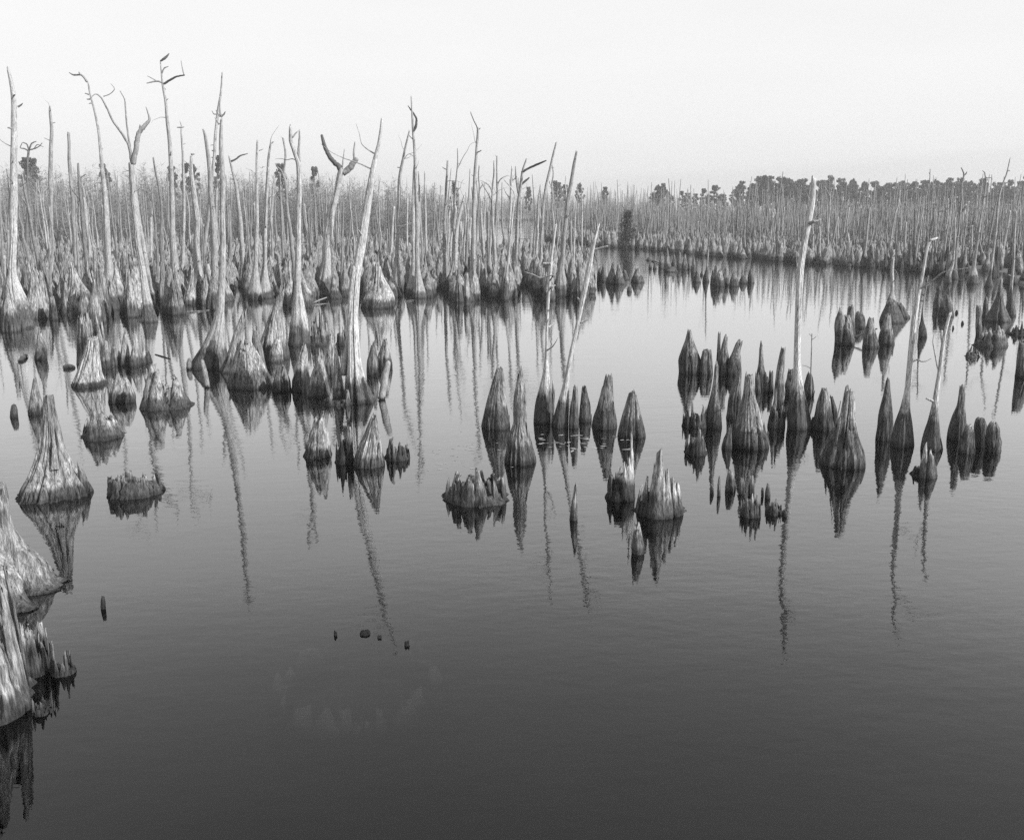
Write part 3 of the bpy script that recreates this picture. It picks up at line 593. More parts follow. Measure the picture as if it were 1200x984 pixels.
T('forked snag with two long curving limbs and a dark stub elbow', c(P_, [(175,378,10),(173,362,7),(170,340,5),(166,310,4.6),(161,280,4.6),(157,245,4.6),(155,215,4.6),(155,188,4.4)]), 3,
  [c(Z1,[(608,560,8),(598,490,7),(570,430,6),(525,360,5),(500,300,4),(480,255,3.5),(465,243,3),(445,270,1.5)]), c(Z1,[(598,480,5),(590,430,4),(580,340,4),(575,270,3),(550,222,2)]), c(Z1,[(612,560,12),(625,490,12),(638,420,11),(655,395,10),(675,372,8),(687,352,6),(680,325,4),(670,296,2)]), c(Z1,[(640,420,5),(645,380,4)]), c(Z1,[(476,248,2.5),(500,240,2),(528,212,2),(512,190,1)])], jag=.004, short='the forked snag with curving limbs', tone=.56, sth=1.3)
T('companion trunk leaning against the forked snag', c(P_, [(178,352,8),(174,335,5),(170,300,3.8),(166,270,3.2),(160,225,2.6),(155,202,1.6)]), 2, [], tone=.55)
T('tallest snag of the left stand with bare side arms near the top', c(P_, [(206,346,10),(205.5,332,7),(204.5,310,4.6),(203.5,280,4.2),(202.5,230,3.6),(201,178,2.8),(197,126,2),(192.5,98,1.4),(190,72,.9)]), 3,
  [c(Z1,[(766,194,5),(795,176,5),(830,160,4),(864,155,3)]), c(Z1,[(858,157,3),(852,130,2.5),(844,88,1.5)]), c(Z1,[(762,190,4),(735,182,4),(690,192,2)]), c(Z1,[(735,182,2.5),(697,160,1.5)]), c(Z1,[(750,90,4),(770,75,6),(785,53,2)]), c(Z1,[(757,145,3),(768,122,3),(788,114,1.5)]), c(Z1,[(772,272,3),(786,262,1.5)])], short='the tallest left stand snag', tone=.55, dark_branch=(0,4))
T('thin snag with a small twig cross at its top', c(P_, [(214,342,9),(214,328,6),(214.5,305,3.2),(215.3,270,2.4),(216,220,2),(214.5,180,1.7),(213,150,1.2)]), 2, [c(Z1,[(838,392,4),(852,390,2)]), c(Z1,[(838,392,4),(818,392,2)]), c(Z1,[(840,385,3),(832,362,1)])], short='the snag topped by a twig cross', tone=.58)
T('crooked thick snag with a stubby broken head', c(P_, [(232,346,11),(231.5,330,8),(231,310,5),(230.5,285,4.6),(231,255,4.4),(228,225,4),(226,200,2.6),(225,181,1.8)]), 3, [c(Z1,[(886,516,5),(900,515,3)])], short='the thick snag with a stubby head', tone=.58)
T('dark snag with a slanting knife like top', c(P_, [(252,352,10),(251.5,336,7),(251,300,4),(250,260,3.8),(247,215,3.4),(244,180,2.8),(241,160,2.2),(238,150,1.2)]), 2, [], short='the knife topped snag', tone=.45)
T('tall slender snag leaning right behind the knife topped one', c(P_, [(236,330,7),(237,318,4),(239,295,2.6),(244,253,2.4),(250,190,2.2),(254,140,2),(258,110,1.6),(260,83,.9)]), 2, [c(Z1,[(1000,330,3),(988,330,3),(978,315,1.5)])], short='the slender right leaning snag', tone=.55)
T('big flared snag with curving root flanks and a ragged twiggy top', c(P_, [(246,433,20),(248,420,17.5),(252,402,12.5),(256,385,9),(259,365,6.5),(261,340,4.8),(262,300,4.6),(262.5,250,4.2),(263,200,3.6),(261.5,160,3),(261,138,1.6)]), 4,
  [c(Z1,[(1028,345,5),(1042,335,4),(1052,322,1.5)]), c(Z1,[(1026,340,5),(1024,300,3),(1022,250,1.5)]), c(Z1,[(1024,345,4),(1012,325,3),(1006,315,1.5)]), c(Z1,[(1020,380,4),(1002,350,2)])], short='the big flared snag', tone=.56, low=.15, sth=1.0, amp=.3, lobes=7)
T('bent snag with a crooked arm reaching right', c(P_, [(286,336,8),(286,322,5),(284,295,3.5),(282,262,3.2),(278,225,2.6),(274,205,2),(268,182,1.2)]), 2, [c(Z1,[(1068,548,5),(1090,538,4),(1110,522,3.5),(1142,512,1.5)])], tone=.55, dark_branch=(0,))
T('plain upright snag in the middle of the left stand', c(P_, [(299,352,9),(299,336,6.5),(300,310,3.4),(301,280,2.8),(302,220,2.2),(302.5,164,1.2)]), 2, [c(Z2,[(18,500,2),(40,492,1)])], short='the plain upright snag', tone=.56)
T('slim snag with a hooked tip in the middle of the left stand', c(P_, [(309,350,9),(309.5,334,6),(311,305,3),(312,270,2.8),(314,225,2.4),(318,185,2),(320.5,166,1.4)]), 2, [c(Z2,[(78,470,4),(92,460,2)])], short='the hook tipped slim snag', tone=.56)
T('snag on a cone base whose dark headed fork splits near the top', c(P_, [(352,406,13),(352,394,12),(351.5,375,9.5),(350.5,355,6.5),(349.5,335,5),(350,300,4.6),(351,260,4.4),(352.5,220,4),(352,195,3.8),(347,178,3.4),(342,163,3),(341.5,152,2.6),(341.5,144,1.4)]), 4, [c(Z2,[(204,550,8),(203,500,6),(207,450,5),(208,408,3)]), c(Z2,[(176,440,4),(190,420,3),(206,404,2)])], short='the dark headed forked snag', tone=.6, low=.15, sth=1.2)
T('snag with a wide Y fork and a swan neck left limb', c(P_, [(381,346,12),(381,330,9),(382,305,6),(384,280,5.8),(387,260,5.6),(392,232,5.2),(396,212,5.4),(400,195,5)]), 3, [c(Z2,[(393,600,14),(380,570,12),(355,550,11),(330,515,10),(310,470,9),(297,425,6)]), c(Z2,[(400,602,14),(425,585,15),(445,560,14),(466,536,10)]), c(Z2,[(452,555,6),(450,510,5),(455,458,3)]), c(Z2,[(396,575,4),(402,530,3),(406,490,1.5)])], jag=.004, short='the Y forked snag', tone=.62, dark_branch=(0,), sth=1.4)
T('pale spotted snag leaning right on a dark split buttress, front of the left stand', c(P_, [(419,473,19),(417.5,460,16.5),(415,440,12.5),(414,420,9.5),(413.5,395,7.8),(414.5,360,6.6),(417,320,6.4),(421.5,295,6.4),(428,250,6),(434,215,5),(439,190,3.6),(445,164,2.4),(448,135,1)]), 5, [c(Z6,[(800,470,16),(800,420,15),(815,330,10),(825,200,9),(835,60,9),(850,-30,8)]), c(Z2,[(545,590,6),(543,575,5),(548,560,3)])], short='the pale spotted leaning snag', tone=.74, low=.14, sth=.9, amp=.3, lobes=7)
T('thin leaning snag left of the curl topped one', c(P_, [(464,345,8),(464.5,330,5),(465.5,300,2.8),(466.5,260,2.4),(469,210,2.2),(475,175,1.8),(480,152,1.2)]), 2, [], tone=.5, short='the thin leaning snag')
T('snag with a dark curl of bark looping near the top', c(P_, [(490,350,9),(490,335,6),(489.5,310,3.6),(489,280,3.2),(488.5,230,2.8),(487,190,2.2),(484.5,152,1.8),(483.5,130,1.3),(483,112,.8)]), 2, [c(Z2,[(728,412,6),(740,390,6),(743,360,5),(730,330,4),(716,312,3),(704,294,1.5)])], short='the curl topped snag', tone=.52, dark_branch=(0,))
T('pale pair trunk beside the curl topped snag', c(P_, [(484,346,8),(484,330,5),(485,300,3.4),(484,250,2.6),(485,210,2),(487,185,1.2)]), 2, [], tone=.58)
T('snag with a crooked two twig tip at the right of the left stand', c(P_, [(553,348,9),(553.5,332,6),(554.5,305,3.4),(555,275,3),(556,220,2.6),(558,180,2.1),(560.5,152,1.8),(556,142,1.3),(550.5,129,.7)]), 2, [c(Z2,[(1024,404,4),(1036,396,2)])], short='the two twig tipped snag', tone=.52)
T('short stout snag with ribbed dark base and pale trunk', c(ZD, [(650,705,92),(650,670,86),(648,620,70),(645,580,40),(648,520,28),(652,440,24),(658,330,22),(668,230,18),(690,130,14),(715,20,10),(722,-12,6)]), 4, [c(ZD,[(652,300,14),(645,230,15),(652,150,14),(655,100,12),(652,60,8)]), c(ZD,[(652,90,8),(640,72,6),(655,50,5)])], short='the short stout ribbed snag', tone=.66, low=.12, sth=1.5, amp=.32, lobes=12)
T('slim dark snag left of the stout ribbed one', c(P_, [(522,338,7),(522,324,4),(521.5,290,2.6),(521,260,2.3),(523,220,2),(525,187,1)]), 2, [], tone=.45)
T('snag on a bell shaped stained base near the end of the left stand', c(ZD, [(900,700,60),(900,650,52),(900,590,44),(905,520,24),(908,450,12),(912,330,11),(915,200,10),(925,60,9)]) + c(Z2, [(1040,640,3)]), 4, [], short='the bell based snag', tone=.5, low=.13, sth=1.9)
T('stooping thin pole with pale knee at the end of the left stand', c(ZD, [(1025,775,24),(1025,720,22),(1030,640,16),(1038,540,9),(1050,430,9),(1062,300,9),(1080,130,8),(1095,0,7)]) + c(Z2, [(1140,625,4)]), 4, [], tone=.6, low=.13, sth=1.6)
T('whip thin snag leaning right above the channel', c(P_, [(634,326,7),(634,314,4.5),(634,295,2),(637,240,1.8),(643,205,1.5),(652,165,.7)]), 2, [c(Z3,[(180,240,3),(185,232,2)])], short='the whip thin snag', tone=.5)
T('dark pointed snag leaning right over the end of the left stand', c(P_, [(657.5,348,11),(657.5,336,9.5),(657.5,320,5),(659,300,2.8),(661,275,2.6),(667,228,2.3),(672,195,1.9),(675,176,.9)]), 3, [], short='the dark pointed right leaning snag', tone=.42, low=.13)
T('snag with two raised arms at the end of the left stand', c(P_, [(604,332,9),(604.5,318,6),(605,295,2.8),(607,250,2.6),(610,218,2.2),(612.5,200,1.6),(617,185,.8)]), 2, [c(Z3,[(45,285,6),(70,268,5),(110,250,5),(156,232,3)]), c(Z3,[(40,340,5),(60,325,5),(80,308,3)]), c(Z3,[(30,380,6),(22,330,5),(17,290,4),(16,256,2)])], short='the two armed snag', tone=.48, dark_branch=(0,1))
T('dead tree with a flat umbrella of twigs behind the left edge snag', c(P_, [(31,300,5),(31,285,3),(31.5,240,1.5),(31,200,1.4),(31.5,180,1.6),(32,170,1)]), 2, [c(Z1,[(125,500,3),(110,490,3),(90,485,2),(100,460,1.5)]), c(Z1,[(128,495,3),(150,490,3),(175,478,2),(188,462,1.5)]), c(Z1,[(126,495,3),(120,470,3),(105,460,2)]), c(Z1,[(130,490,3),(140,465,3),(160,455,2)]), c(Z1,[(150,490,2),(165,470,2),(185,480,1)])], tone=.25)
# ---- left stand, front stumps
S('weathered cone stump right of the massive left edge snag', c(Z5, [(170,332,60),(170,290,52),(166,220,32),(163,150,18),(160,95,9)]), tone=.50, low=.16, sth=.7)
S('dark leaning stump before the straight broken pole snag', c(Z5, [(236,160,46),(236,110,40),(236,50,25),(236,-10,13)]), tone=.30, low=.13)
B('mossy mound stump with torn prongs near the left edge', Z5, 288, 440, 312, 250, [(360,190),(330,160),(398,205),(418,225)], topw=.62, tone=.46, nsh=9, low=.14, w_=.5)
B('tall broken hollow stump standing behind the white banded cone', Z5, 360, 505, 545, 330, [(400,315),(440,318),(480,345)], topw=.7, tone=.42, nsh=12, low=.12, sth=.9)
S('white banded cone stump with a crumbled top and dark waterline', c(Z5, [(408,646,79),(408,620,74),(410,580,58),(414,520,44),(418,470,34),(419,430,29),(420,408,22)]), tone=.58, low=.13, sth=.22, jag=.06, cracks=5, nsh=9, amp=.10, fiber=.05)
for (x, y, h, t, lab, tn) in [(490,560,24,415,'pale pointed stump beside the tall broken hollow stump',.5),(525,548,20,440,'short dark footed stump among the little row, left water',.4),(575,548,24,375,'tallest of the little row of stumps in the left water',.5),
   (625,552,26,400,'pale blunt stump right of the tallest in the little row',.5),(682,530,18,470,'squat dark stump at the right of the little row',.3),(548,540,14,470,'thin splinter stump in the little row',.45),(662,545,9,420,'white needle splinter in the little row',.62)]:
    S(lab, c(Z5, [(x,y,h),(x,y-(y-t)*.3,h*.85),(x+1,y-(y-t)*.65,h*.5),(x+1,t,h*.14+1)]), tone=tn, low=.12, sth=.5)
S('round split stump with a pale slat across its foot', c(Z5, [(565,718,58),(565,680,56),(563,630,40),(561,595,22),(560,575,10)]), tone=.46, low=.14, sth=.4, jag=.2)
B('broad broken stump of pale slanting slabs in the left water', Z5, 650, 892, 748, 640, [(722,548),(705,580),(755,570),(765,575),(820,600),(845,640)], topw=.55, tone=.56, nsh=14, low=.13, sth=.35, w_=.38, cracks=10)
S('small clean cone stump near the left edge water', c(Z5, [(164,772,34),(164,730,30),(162,680,20),(161,620,9),(160,580,4)]), tone=.48, low=.14, sth=.3)
S('dark thin stump at the left edge water', c(Z5, [(66,785,17),(66,750,15),(65,718,8)]), tone=.12, jag=.1)
S('tall slim stump pair behind the thin dark one', c(Z5, [(190,520,28),(190,470,25),(185,420,14),(182,372,5)]), tone=.34)
B('low cracked stump split by dark vertical gaps', Z5, 368, 583, 890, 800, [(470,758),(450,775),(432,785),(500,770),(540,790)], topw=.62, tone=.52, nsh=11, low=.13, sth=.3, w_=.4, cracks=12, amp=.22)
S('big deeply cracked conical stump with a dark capped tip, left foreground', c(ZA, [(264,607,172),(266,570,165),(265,520,150),(264,470,120),(262,420,96),(260,370,76),(260,320,60),(258,270,50),(255,220,42),(252,160,28),(250,120,24),(248,78,19)]), tone=.60, low=.15, sth=.35, jag=.035, cracks=14, fiber=.07, amp=.14, lobes=9, flute_h=.45)
S('torn shoulder shard at the right foot of the big cracked stump', c(ZA, [(408,570,26),(406,530,26),(398,470,18),(380,400,4)]), tone=.5, low=.14, sth=.35, jag=.3, ell=.7)
B('low ring shaped stump with a notched pale rim', ZA, 525, 775, 590, 505, [(560,492),(610,490),(650,497),(715,497),(745,510)], topw=.92, tone=.58, nsh=10, low=.15, sth=.3, cracks=7, amp=.12, lo=.65, hollow=.5)
S('stub of wood barely above the water in the left foreground', c(ZB, [(268,385,6),(268,368,6),(268,348,3)]), tone=.1, low=.07, sth=.3)
# cluster by the big flared snag
S('leaning pale stump at the right flank of the big flared snag', c(Z6, [(280,462,46),(285,420,38),(300,340,26),(318,260,18),(335,200,12),(345,150,5)]), tone=.52, low=.14, sth=.7, amp=.22)
S('large pale cone stump with a spiky crown left of the spotted snag', c(Z6, [(368,537,100),(366,500,94),(362,460,82),(358,410,62),(352,360,42),(347,320,24),(345,292,14)]), tone=.55, low=.17, sth=.75, jag=.14, lobes=15, amp=.10, nsh=8)
S('deeply fluted stump with cape like folds behind the large pale cone', c(Z6, [(473,402,74),(473,360,68),(474,300,52),(477,240,36),(490,170,22),(510,100,16),(530,25,8)]), tone=.52, low=.14, sth=.9, amp=.34, lobes=9)
S('little ghost pale cone nested in the fluted folds', c(Z6, [(490,412,34),(490,360,28),(492,320,18),(494,290,6)]), tone=.6, low=.2, sth=.5)
S('split pale stump with a black hollow at its foot', c(Z6, [(600,548,42),(602,500,38),(605,440,30),(612,380,20),(622,310,5)]), tone=.58, low=.05, sth=.9, jag=.14, amp=.25, lobes=6, nsh=4)
S('smooth curved stump right of the split pale one', c(Z6, [(683,573,50),(683,530,46),(685,470,34),(689,410,19),(692,342,5)]), tone=.5, low=.15, sth=.7, jag=.1)
S('narrow stump leaning left against the spotted snag', c(Z6, [(776,585,29),(774,530,26),(770,460,18),(764,390,11),(759,322,3)]), tone=.55, low=.16, sth=.6, jag=.1)
S('pale crag of spikes behind the narrow leaning stump', c(Z6, [(735,480,38),(738,420,30),(742,330,18),(745,250,5)]), tone=.55, low=.16, jag=.2)
B('low tangle of pale torn spikes at the water before the spotted snag', Z6, 695, 865, 612, 590, [(745,560),(770,548),(825,545),(720,575),(850,590)], topw=.85, tone=.48, nsh=13, low=.13, sth=.2, w_=.3, lo=.1)
S('dark split stump right of the spotted snag', c(Z6, [(932,475,26),(932,420,26),(935,360,16),(938,295,5)]), tone=.26, jag=.2)
S('tall stump with a notched dark side at the right of the front cluster', c(Z6, [(985,442,36),(985,400,34),(988,350,20),(991,290,5)]), tone=.36, jag=.12)
S('dark footed stump filling the gap left of the split pale stump', c(Z6, [(515,548,42),(515,500,36),(512,450,22),(508,410,8)]), tone=.28, low=.06, jag=.3)
S('upright stump with torn top leaning by the large pale cone', c(Z6, [(410,470,40),(405,420,34),(400,350,24),(392,290,14),(390,240,5)]), tone=.3, low=.1)
B('crumbling far stump with a frayed head behind the front cluster', Z6, 630, 735, 335, 230, [(690,160),(665,190),(715,195)], topw=.85, tone=.36, nsh=11, low=.13, w_=.4)
B('small torn dark stump below the frayed one', Z6, 765, 812, 335, 270, [(785,225),(800,250)], topw=.85, tone=.28, nsh=7, low=.1, w_=.4)
S('isolated conical stump with a split tip in front of the left cluster', c(Z6, [(678,856,63),(678,830,61),(680,780,52),(682,720,37),(686,670,24),(690,628,12)]), tone=.58, low=.15, sth=.3, jag=.18, nsh=3, cracks=5, amp=.12)
S('fibrous conical stump with a single sharp point in front of the left cluster', c(Z6, [(911,900,76),(912,860,72),(918,810,58),(925,760,40),(932,700,22),(940,640,4)]), tone=.60, low=.17, sth=.35, jag=.08, cracks=4, amp=.08, fiber=.06)
B('torn stump of dark slabs leaning on the sharp fibrous cone', Z6, 758, 845, 882, 780, [(850,712),(830,718),(800,750)], topw=.9, tone=.48, nsh=7, low=.06, sth=.5, w_=.6)
B('small ragged stump lying alone right of the sharp fibrous cone', Z6, 986, 1113, 866, 810, [(1010,772),(1040,768),(1060,790),(1098,795)], topw=.9, tone=.34, nsh=14, low=.1, sth=.2, w_=.25)
# ---- left edge foreground
S('huge pale flared tree base cut by the left edge of the picture', c(P_, [(-62,742,141),(-62,727,139),(-64,700,130),(-66,670,105),(-68,640,84),(-70,600,74),(-72,560,73),(-74,535,73)]), tone=.52, low=.16, sth=.38, jag=.3, cracks=9, lobes=15, amp=.05, fiber=.035, flute_h=1.5, nsh=14)
B('collapsed stump of long pale shards in the bottom left corner', ZB, -230, 100, 705, 385, [(2,345),(18,370),(38,410),(58,450),(75,500),(-30,340)], topw=.72, tone=.5, nsh=17, low=.10, sth=.3, cracks=14, amp=.2, w_=.3)
B('two pale upright shards in the water by the huge tree base', ZB, 136, 194, 560, 520, [(150,470),(145,480),(185,498),(190,505)], topw=.95, tone=.42, nsh=6, low=.1, sth=.25, w_=.4, lo=.1)
B('torn clump of bark pieces between the huge base and the collapsed stump', ZB, 36, 134, 565, 455, [(52,400),(70,420),(92,432),(112,470),(125,500)], topw=.9, tone=.62, nsh=9, low=.08, sth=.4, w_=.3)
B('low broken rim sticking out beside the collapsed stump', ZB, 82, 140, 662, 645, [(95,620),(125,630)], topw=.95, tone=.38, nsh=9, low=.12, sth=.15, w_=.3, lo=.1)
# ---- bits that break the surface in the foreground
for (x, y, h, t, lab) in [(428,745,7,738,'dark lump of a drowned stump breaking the still foreground water'),(393,745,2,737,'tiny dark tip left of the dark lump in the foreground water'),(445,748,3,743,'tiny dark tip right of the dark lump in the foreground water'),(477,757,3,749,'tiny ring shaped tip of drowned wood, rightmost in the foreground water')]:
    S(lab, [(x,y,h),(x,y-(y-t)*.5,h*.95),(x,t,h*.6)], tone=.05, low=.04, sth=.2, jag=.5, name='drowned_stump_tip', nsh=6)
# ---- drifting wood
log('grey log leaning out of the water before the big flared snag', (243.5,454), (235.5,423), 3.0, 0, 1.0, .34)
log('pale log propped at an angle against the right of the front cluster', (447,468), (454.5,425), 4.2, 0, 1.0, .45)
log('pale lath floating before the little row of stumps', (132,430), (152,420.5), .7, .0, .02, .6)
log('dark stick floating right of the little row of stumps', (182,415.5), (200,421), .9, .0, .0, .1)
log('long pale thin log lying before the knife topped snag', (202,369), (246,363.5), .9, .0, .01, .5)
log('short white stick floating at the left edge stumps', (58,362), (72,362.5), .9, .0, .02, .45)
log('curved white stick caught in the stumps behind the front cluster', (366,356), (383,352), .8, .02, .16, .45)
log('dark stick lying across the knuckled stump', (996,401), (1029,385.5), 1.2, .12, .7, .1)
log('dark short log at the tip of the middle islet', (764,306.5), (772,309.5), .9, .06, .1, .1)
log('small bright stick at the foot of the tallest left stump row', (473,354), (485,352), .7, .0, .02, .45)
log('slanting pale fallen pole in the left stand', (150,306), (135,295), 1.0, .3, 1.3, .6)
for (x, y, w_, lab) in [(1121,367.5,1.8,'dark floating chip nearest the smooth spindle stump'),(1128,380,1.6,'upright dark chip in the far right water'),(1117,385.5,1.2,'lowest of the dark chips in the far right water'),(1188,399,1.0,'small dark chip below the torn clump at the right edge')]:
    S(lab, [(x,y,w_),(x,y-1.5,w_*.9),(x,y-4.5,w_*.4)], tone=.08, low=.06, sth=.2, name='floating_wood_chip', cat='wood chip')
log('knobby chip of wood floating left of the big flared snag', (221,433), (221,421), 2.8, 0, .5, .3, name='wood_chip', cat='wood chip')
log('dark block floating left of the white banded cone', (75,432), (87,431), 3.0, .02, .02, .12, name='wood_block', cat='wood chip')
log('knot of floating wood left of the tall slim stump pair', (24,424), (31,418), 2.6, .02, .05, .13, name='wood_knot', cat='wood chip')

# dead twig rising from a small stump of the right group
g_ = ground(950.5, 466); rg_ = np.random.default_rng(3)
tw = bpy.data.objects.new('dead_twig', None); C.objects.link(tw); tw.location = (g_[0], g_[1], 0)
def tw_part(nm, pts):
    q = []
    for (px, py, hw) in pts:
        x, z, t = at_depth(px, py, g_[1]); q.append((x - g_[0], 0, z, hw * t / F_PX))
    v, f = tube(q, 6, rg_); obj(nm, mesh(nm, v, f, M_POLE), tw, (0, 0, 0), (.3, .2, .2))
tw_part('stem', [(950.5,466,.9),(950.3,433,.7),(951,410,.6),(951.5,391,.5)])
for b_ in ([(951.2,398,.45),(954.5,396,.4),(956.5,394,.3)], [(951.2,394,.4),(948,391,.3)], [(950.4,432,.5),(945,429,.4),(940,428,.3)]): tw_part('side_twig', b_)
tag(tw, 'spindly dead twig with tiny side twigs standing behind the tallest pole snag', 'twig')
M_BRUSH = plain('dark_brush', .10, .4, .2)
HAZE = .0005

# ------------------------------------------------------------------ drowned stump: ring of roots just under the surface
def drowned():
    k = NT('drowned_wood'); o = k.n('ShaderNodeOutputMaterial'); b = k.n('ShaderNodeBsdfPrincipled', i_Roughness=.9); k.l(b.outputs[0], o.inputs[0])
    g = k.n('ShaderNodeNewGeometry'); x = k.n('ShaderNodeSeparateXYZ'); k.l(g.outputs['Position'], x.inputs[0])
    n = k.n('ShaderNodeTexNoise'); n.inputs['Scale'].default_value = 2.0; n.inputs['Detail'].default_value = 5; k.l(g.outputs['Position'], n.inputs['Vector'])
    v = k.step(k.math('ADD', x.outputs[2], k.math('MULTIPLY_ADD', n.outputs[0], .5, -.25)), -.40, -.12, .03, .55)   # colour darkens with depth, standing in for light lost in the water
    c_ = k.n('ShaderNodeCombineColor')
    for i in range(3): k.l(v, c_.inputs[i])
    k.l(c_.outputs[0], b.inputs['Base Color']); return k.m
M_DROWN = drowned()
gc = ground(418, 770); sc_ = gc[2] / F_PX
rgd = np.random.default_rng(19); prt = []
for a in np.arange(0, 6.283, .21):
    if rgd.random() < .22: continue
    ra = 84 * sc_ * (1 + rgd.normal() * .06); rb = ra * 1.28; a += rgd.normal() * .05
    top = -.13 - .2 * rgd.random() ** 1.2; o2 = rgd.uniform(1.02, 1.16); w0 = ra * rgd.uniform(.08, .34)
    prt.append(slab((ra * o2 * math.cos(a), rb * o2 * math.sin(a), -.75), (ra * math.cos(a), rb * math.sin(a), top), w0, w0 * .45, w0 * .5, np.array([-math.sin(a), math.cos(a), 0]), rgd, 9))
drown = obj('drowned_stump', mesh('drowned_stump', *weld(prt), M_DROWN), None, (gc[0], gc[1], 0))
tag(drown, 'pale drowned stump ring showing faintly under the calm water', 'tree stump')
for o in [o for o in STUMPS if o.name.startswith('drowned_stump_tip')]:
    STUMPS.remove(o)
    for k_ in ('label', 'category'): del o[k_]
    o.parent = drown; o.location = Vector(o.location) - Vector(drown.location); o.name = 'broken_tip'; o.data.name = 'broken_tip'

# ------------------------------------------------------------------ shoreline, ground and water
SHX = [-400, 0, 200, 330, 470, 500, 515, 628, 640, 700, 760, 850, 950, 1050, 1100, 1140, 1170, 1200, 1300, 1700]
SHY = [300, 292, 288, 285, 281, 276, 258.5, 258.5, 280, 287, 291, 298.5, 305, 311.5, 316, 320, 323, 333, 340, 350]
def shore_D(px):
    y = np.interp(px, SHX, SHY)
    v = (CY - y) / F_PX
    return -CAM_H / (-sp + v * cp) * (cp + v * sp)
angs = np.linspace(-60, 60, 501)
rows = np.concatenate([np.geomspace(1.5, 40, 30), np.linspace(42, 200, 130), np.geomspace(203, 1500, 60)])
ta = np.tan(np.radians(angs)); 
pxa = CX + F_PX * ta / (cp + 0) * .985
SD = shore_D(np.clip(pxa, -390, 1690))
X = rows[:, None] * ta[None, :]; Y = np.repeat(rows[:, None], len(angs), 1)
rg0 = np.random.default_rng(2)
def noise2(X, Y, s, rg, n=10):
    v = np.zeros_like(X)
    for _ in range(n):
        a = rg.uniform(0, 6.283); k = rg.uniform(.5, 1.6) / s
        v += np.sin(X * math.cos(a) * k + Y * math.sin(a) * k + rg.uniform(0, 6.283))
    return v / math.sqrt(n)
nz = noise2(X, Y, 1.6, rg0); nz2 = noise2(X, Y, 5, rg0)
q = np.clip((Y - SD[None, :] + nz2 * 2.6 + nz * 1.2 + 1.0) / 4, 0, 1); q = q * q * (3 - 2 * q)
Zt = -1.3 + q * (1.38 + .05 * nz + .05 * nz2)
Vt = np.stack([X, Y, Zt], -1).reshape(-1, 3)
n_ = len(angs)
Ft = [(j * n_ + i, j * n_ + i + 1, (j + 1) * n_ + i + 1, (j + 1) * n_ + i) for j in range(len(rows) - 1) for i in range(n_ - 1)]
tag(obj('marsh_ground', mesh('marsh_ground', Vt, Ft, M_MUD)), kind='structure')
wv = [(-900, -20, 0), (900, -20, 0), (900, 620, 0), (-900, 620, 0)]
tag(obj('pond_water', mesh('pond_water', wv, [(0, 1, 2, 3)], M_WATER, False)), kind='structure')

# thin air haze over the swamp
k_ = NT('haze_air'); o_ = k_.n('ShaderNodeOutputMaterial'); v_ = k_.n('ShaderNodeVolumePrincipled')
v_.inputs['Color'].default_value = (.92, .92, .92, 1); v_.inputs['Density'].default_value = HAZE; v_.inputs['Anisotropy'].default_value = .2
k_.l(v_.outputs[0], o_.inputs['Volume'])
hx, hy0, hy1, hz0, hz1 = 2750, -45, 1560, -2.6, 24
hv = [(x, y, z) for z in (hz0, hz1) for y in (hy0, hy1) for x in (-hx, hx)]
haze = obj('haze', mesh('haze', hv, [(0, 2, 3, 1), (4, 5, 7, 6), (0, 1, 5, 4), (2, 6, 7, 3), (0, 4, 6, 2), (1, 3, 7, 5)], k_.m, False)); tag(haze, kind='stuff')

# ------------------------------------------------------------------ prototypes for the crowd of stumps and snags
FORMS = []
def proto_stump(look, rs, H, jag, lobes, amp, hollow=0, tone=.4, lean=0):
    sd_ = 100 + len(FORMS); rg = np.random.default_rng(sd_)
    tt = np.array([-.35] + list(np.linspace(0, 1, len(rs)))) * H
    rr = np.array([rs[0] * 1.05] + list(rs))
    n = int(rg.integers(4, 9))
    def zt(th): return H * (1 - jag * (1 - shards(th, rg, n, .05)))
    xs = np.maximum(tt, 0) * lean
    v, rings, cap, _ = loft(tt, xs, xs * .3, rr, zt, 36, 20, rg, lobes, amp, .8, .05, 3, hollow)
    prt = [(v, [f for r in rings for f in r] + cap)] + side_shards(tt, xs, xs * .3, rr, H, 3, rg)
    FORMS.append((look, mesh('cypress_stump', *weld(prt), M_WOOD), H, tone))
proto_stump('slender pointed', (.42, .40, .30, .17, .09, .05), 1.9, .15, 9, .18)
proto_stump('bottle shaped', (.50, .52, .44, .28, .15, .10), 1.7, .14, 10, .14, tone=.36)
proto_stump('broad fluted', (.78, .70, .52, .34, .20, .12), 2.0, .16, 11, .26, tone=.44)
proto_stump('stubby torn', (.52, .48, .42, .36, .30), 1.0, .5, 10, .2, .2, tone=.34)
proto_stump('split topped', (.50, .46, .38, .28, .18, .10), 1.7, .45, 8, .2, tone=.38)
proto_stump('leaning narrow', (.36, .33, .25, .16, .09, .04), 2.1, .14, 8, .16, lean=.14, tone=.46)
proto_stump('squat conical', (.66, .58, .42, .27, .14, .05), 1.35, .14, 12, .18, tone=.40)
proto_stump('spiky ragged', (.44, .42, .36, .27, .20, .14), 1.8, .6, 9, .22, tone=.48)
proto_stump('long necked', (.50, .46, .30, .15, .10, .085, .075), 2.6, .08, 9, .2, tone=.50)
proto_stump('finger like', (.30, .29, .27, .24, .19, .12), 1.5, .12, 8, .18, tone=.3)

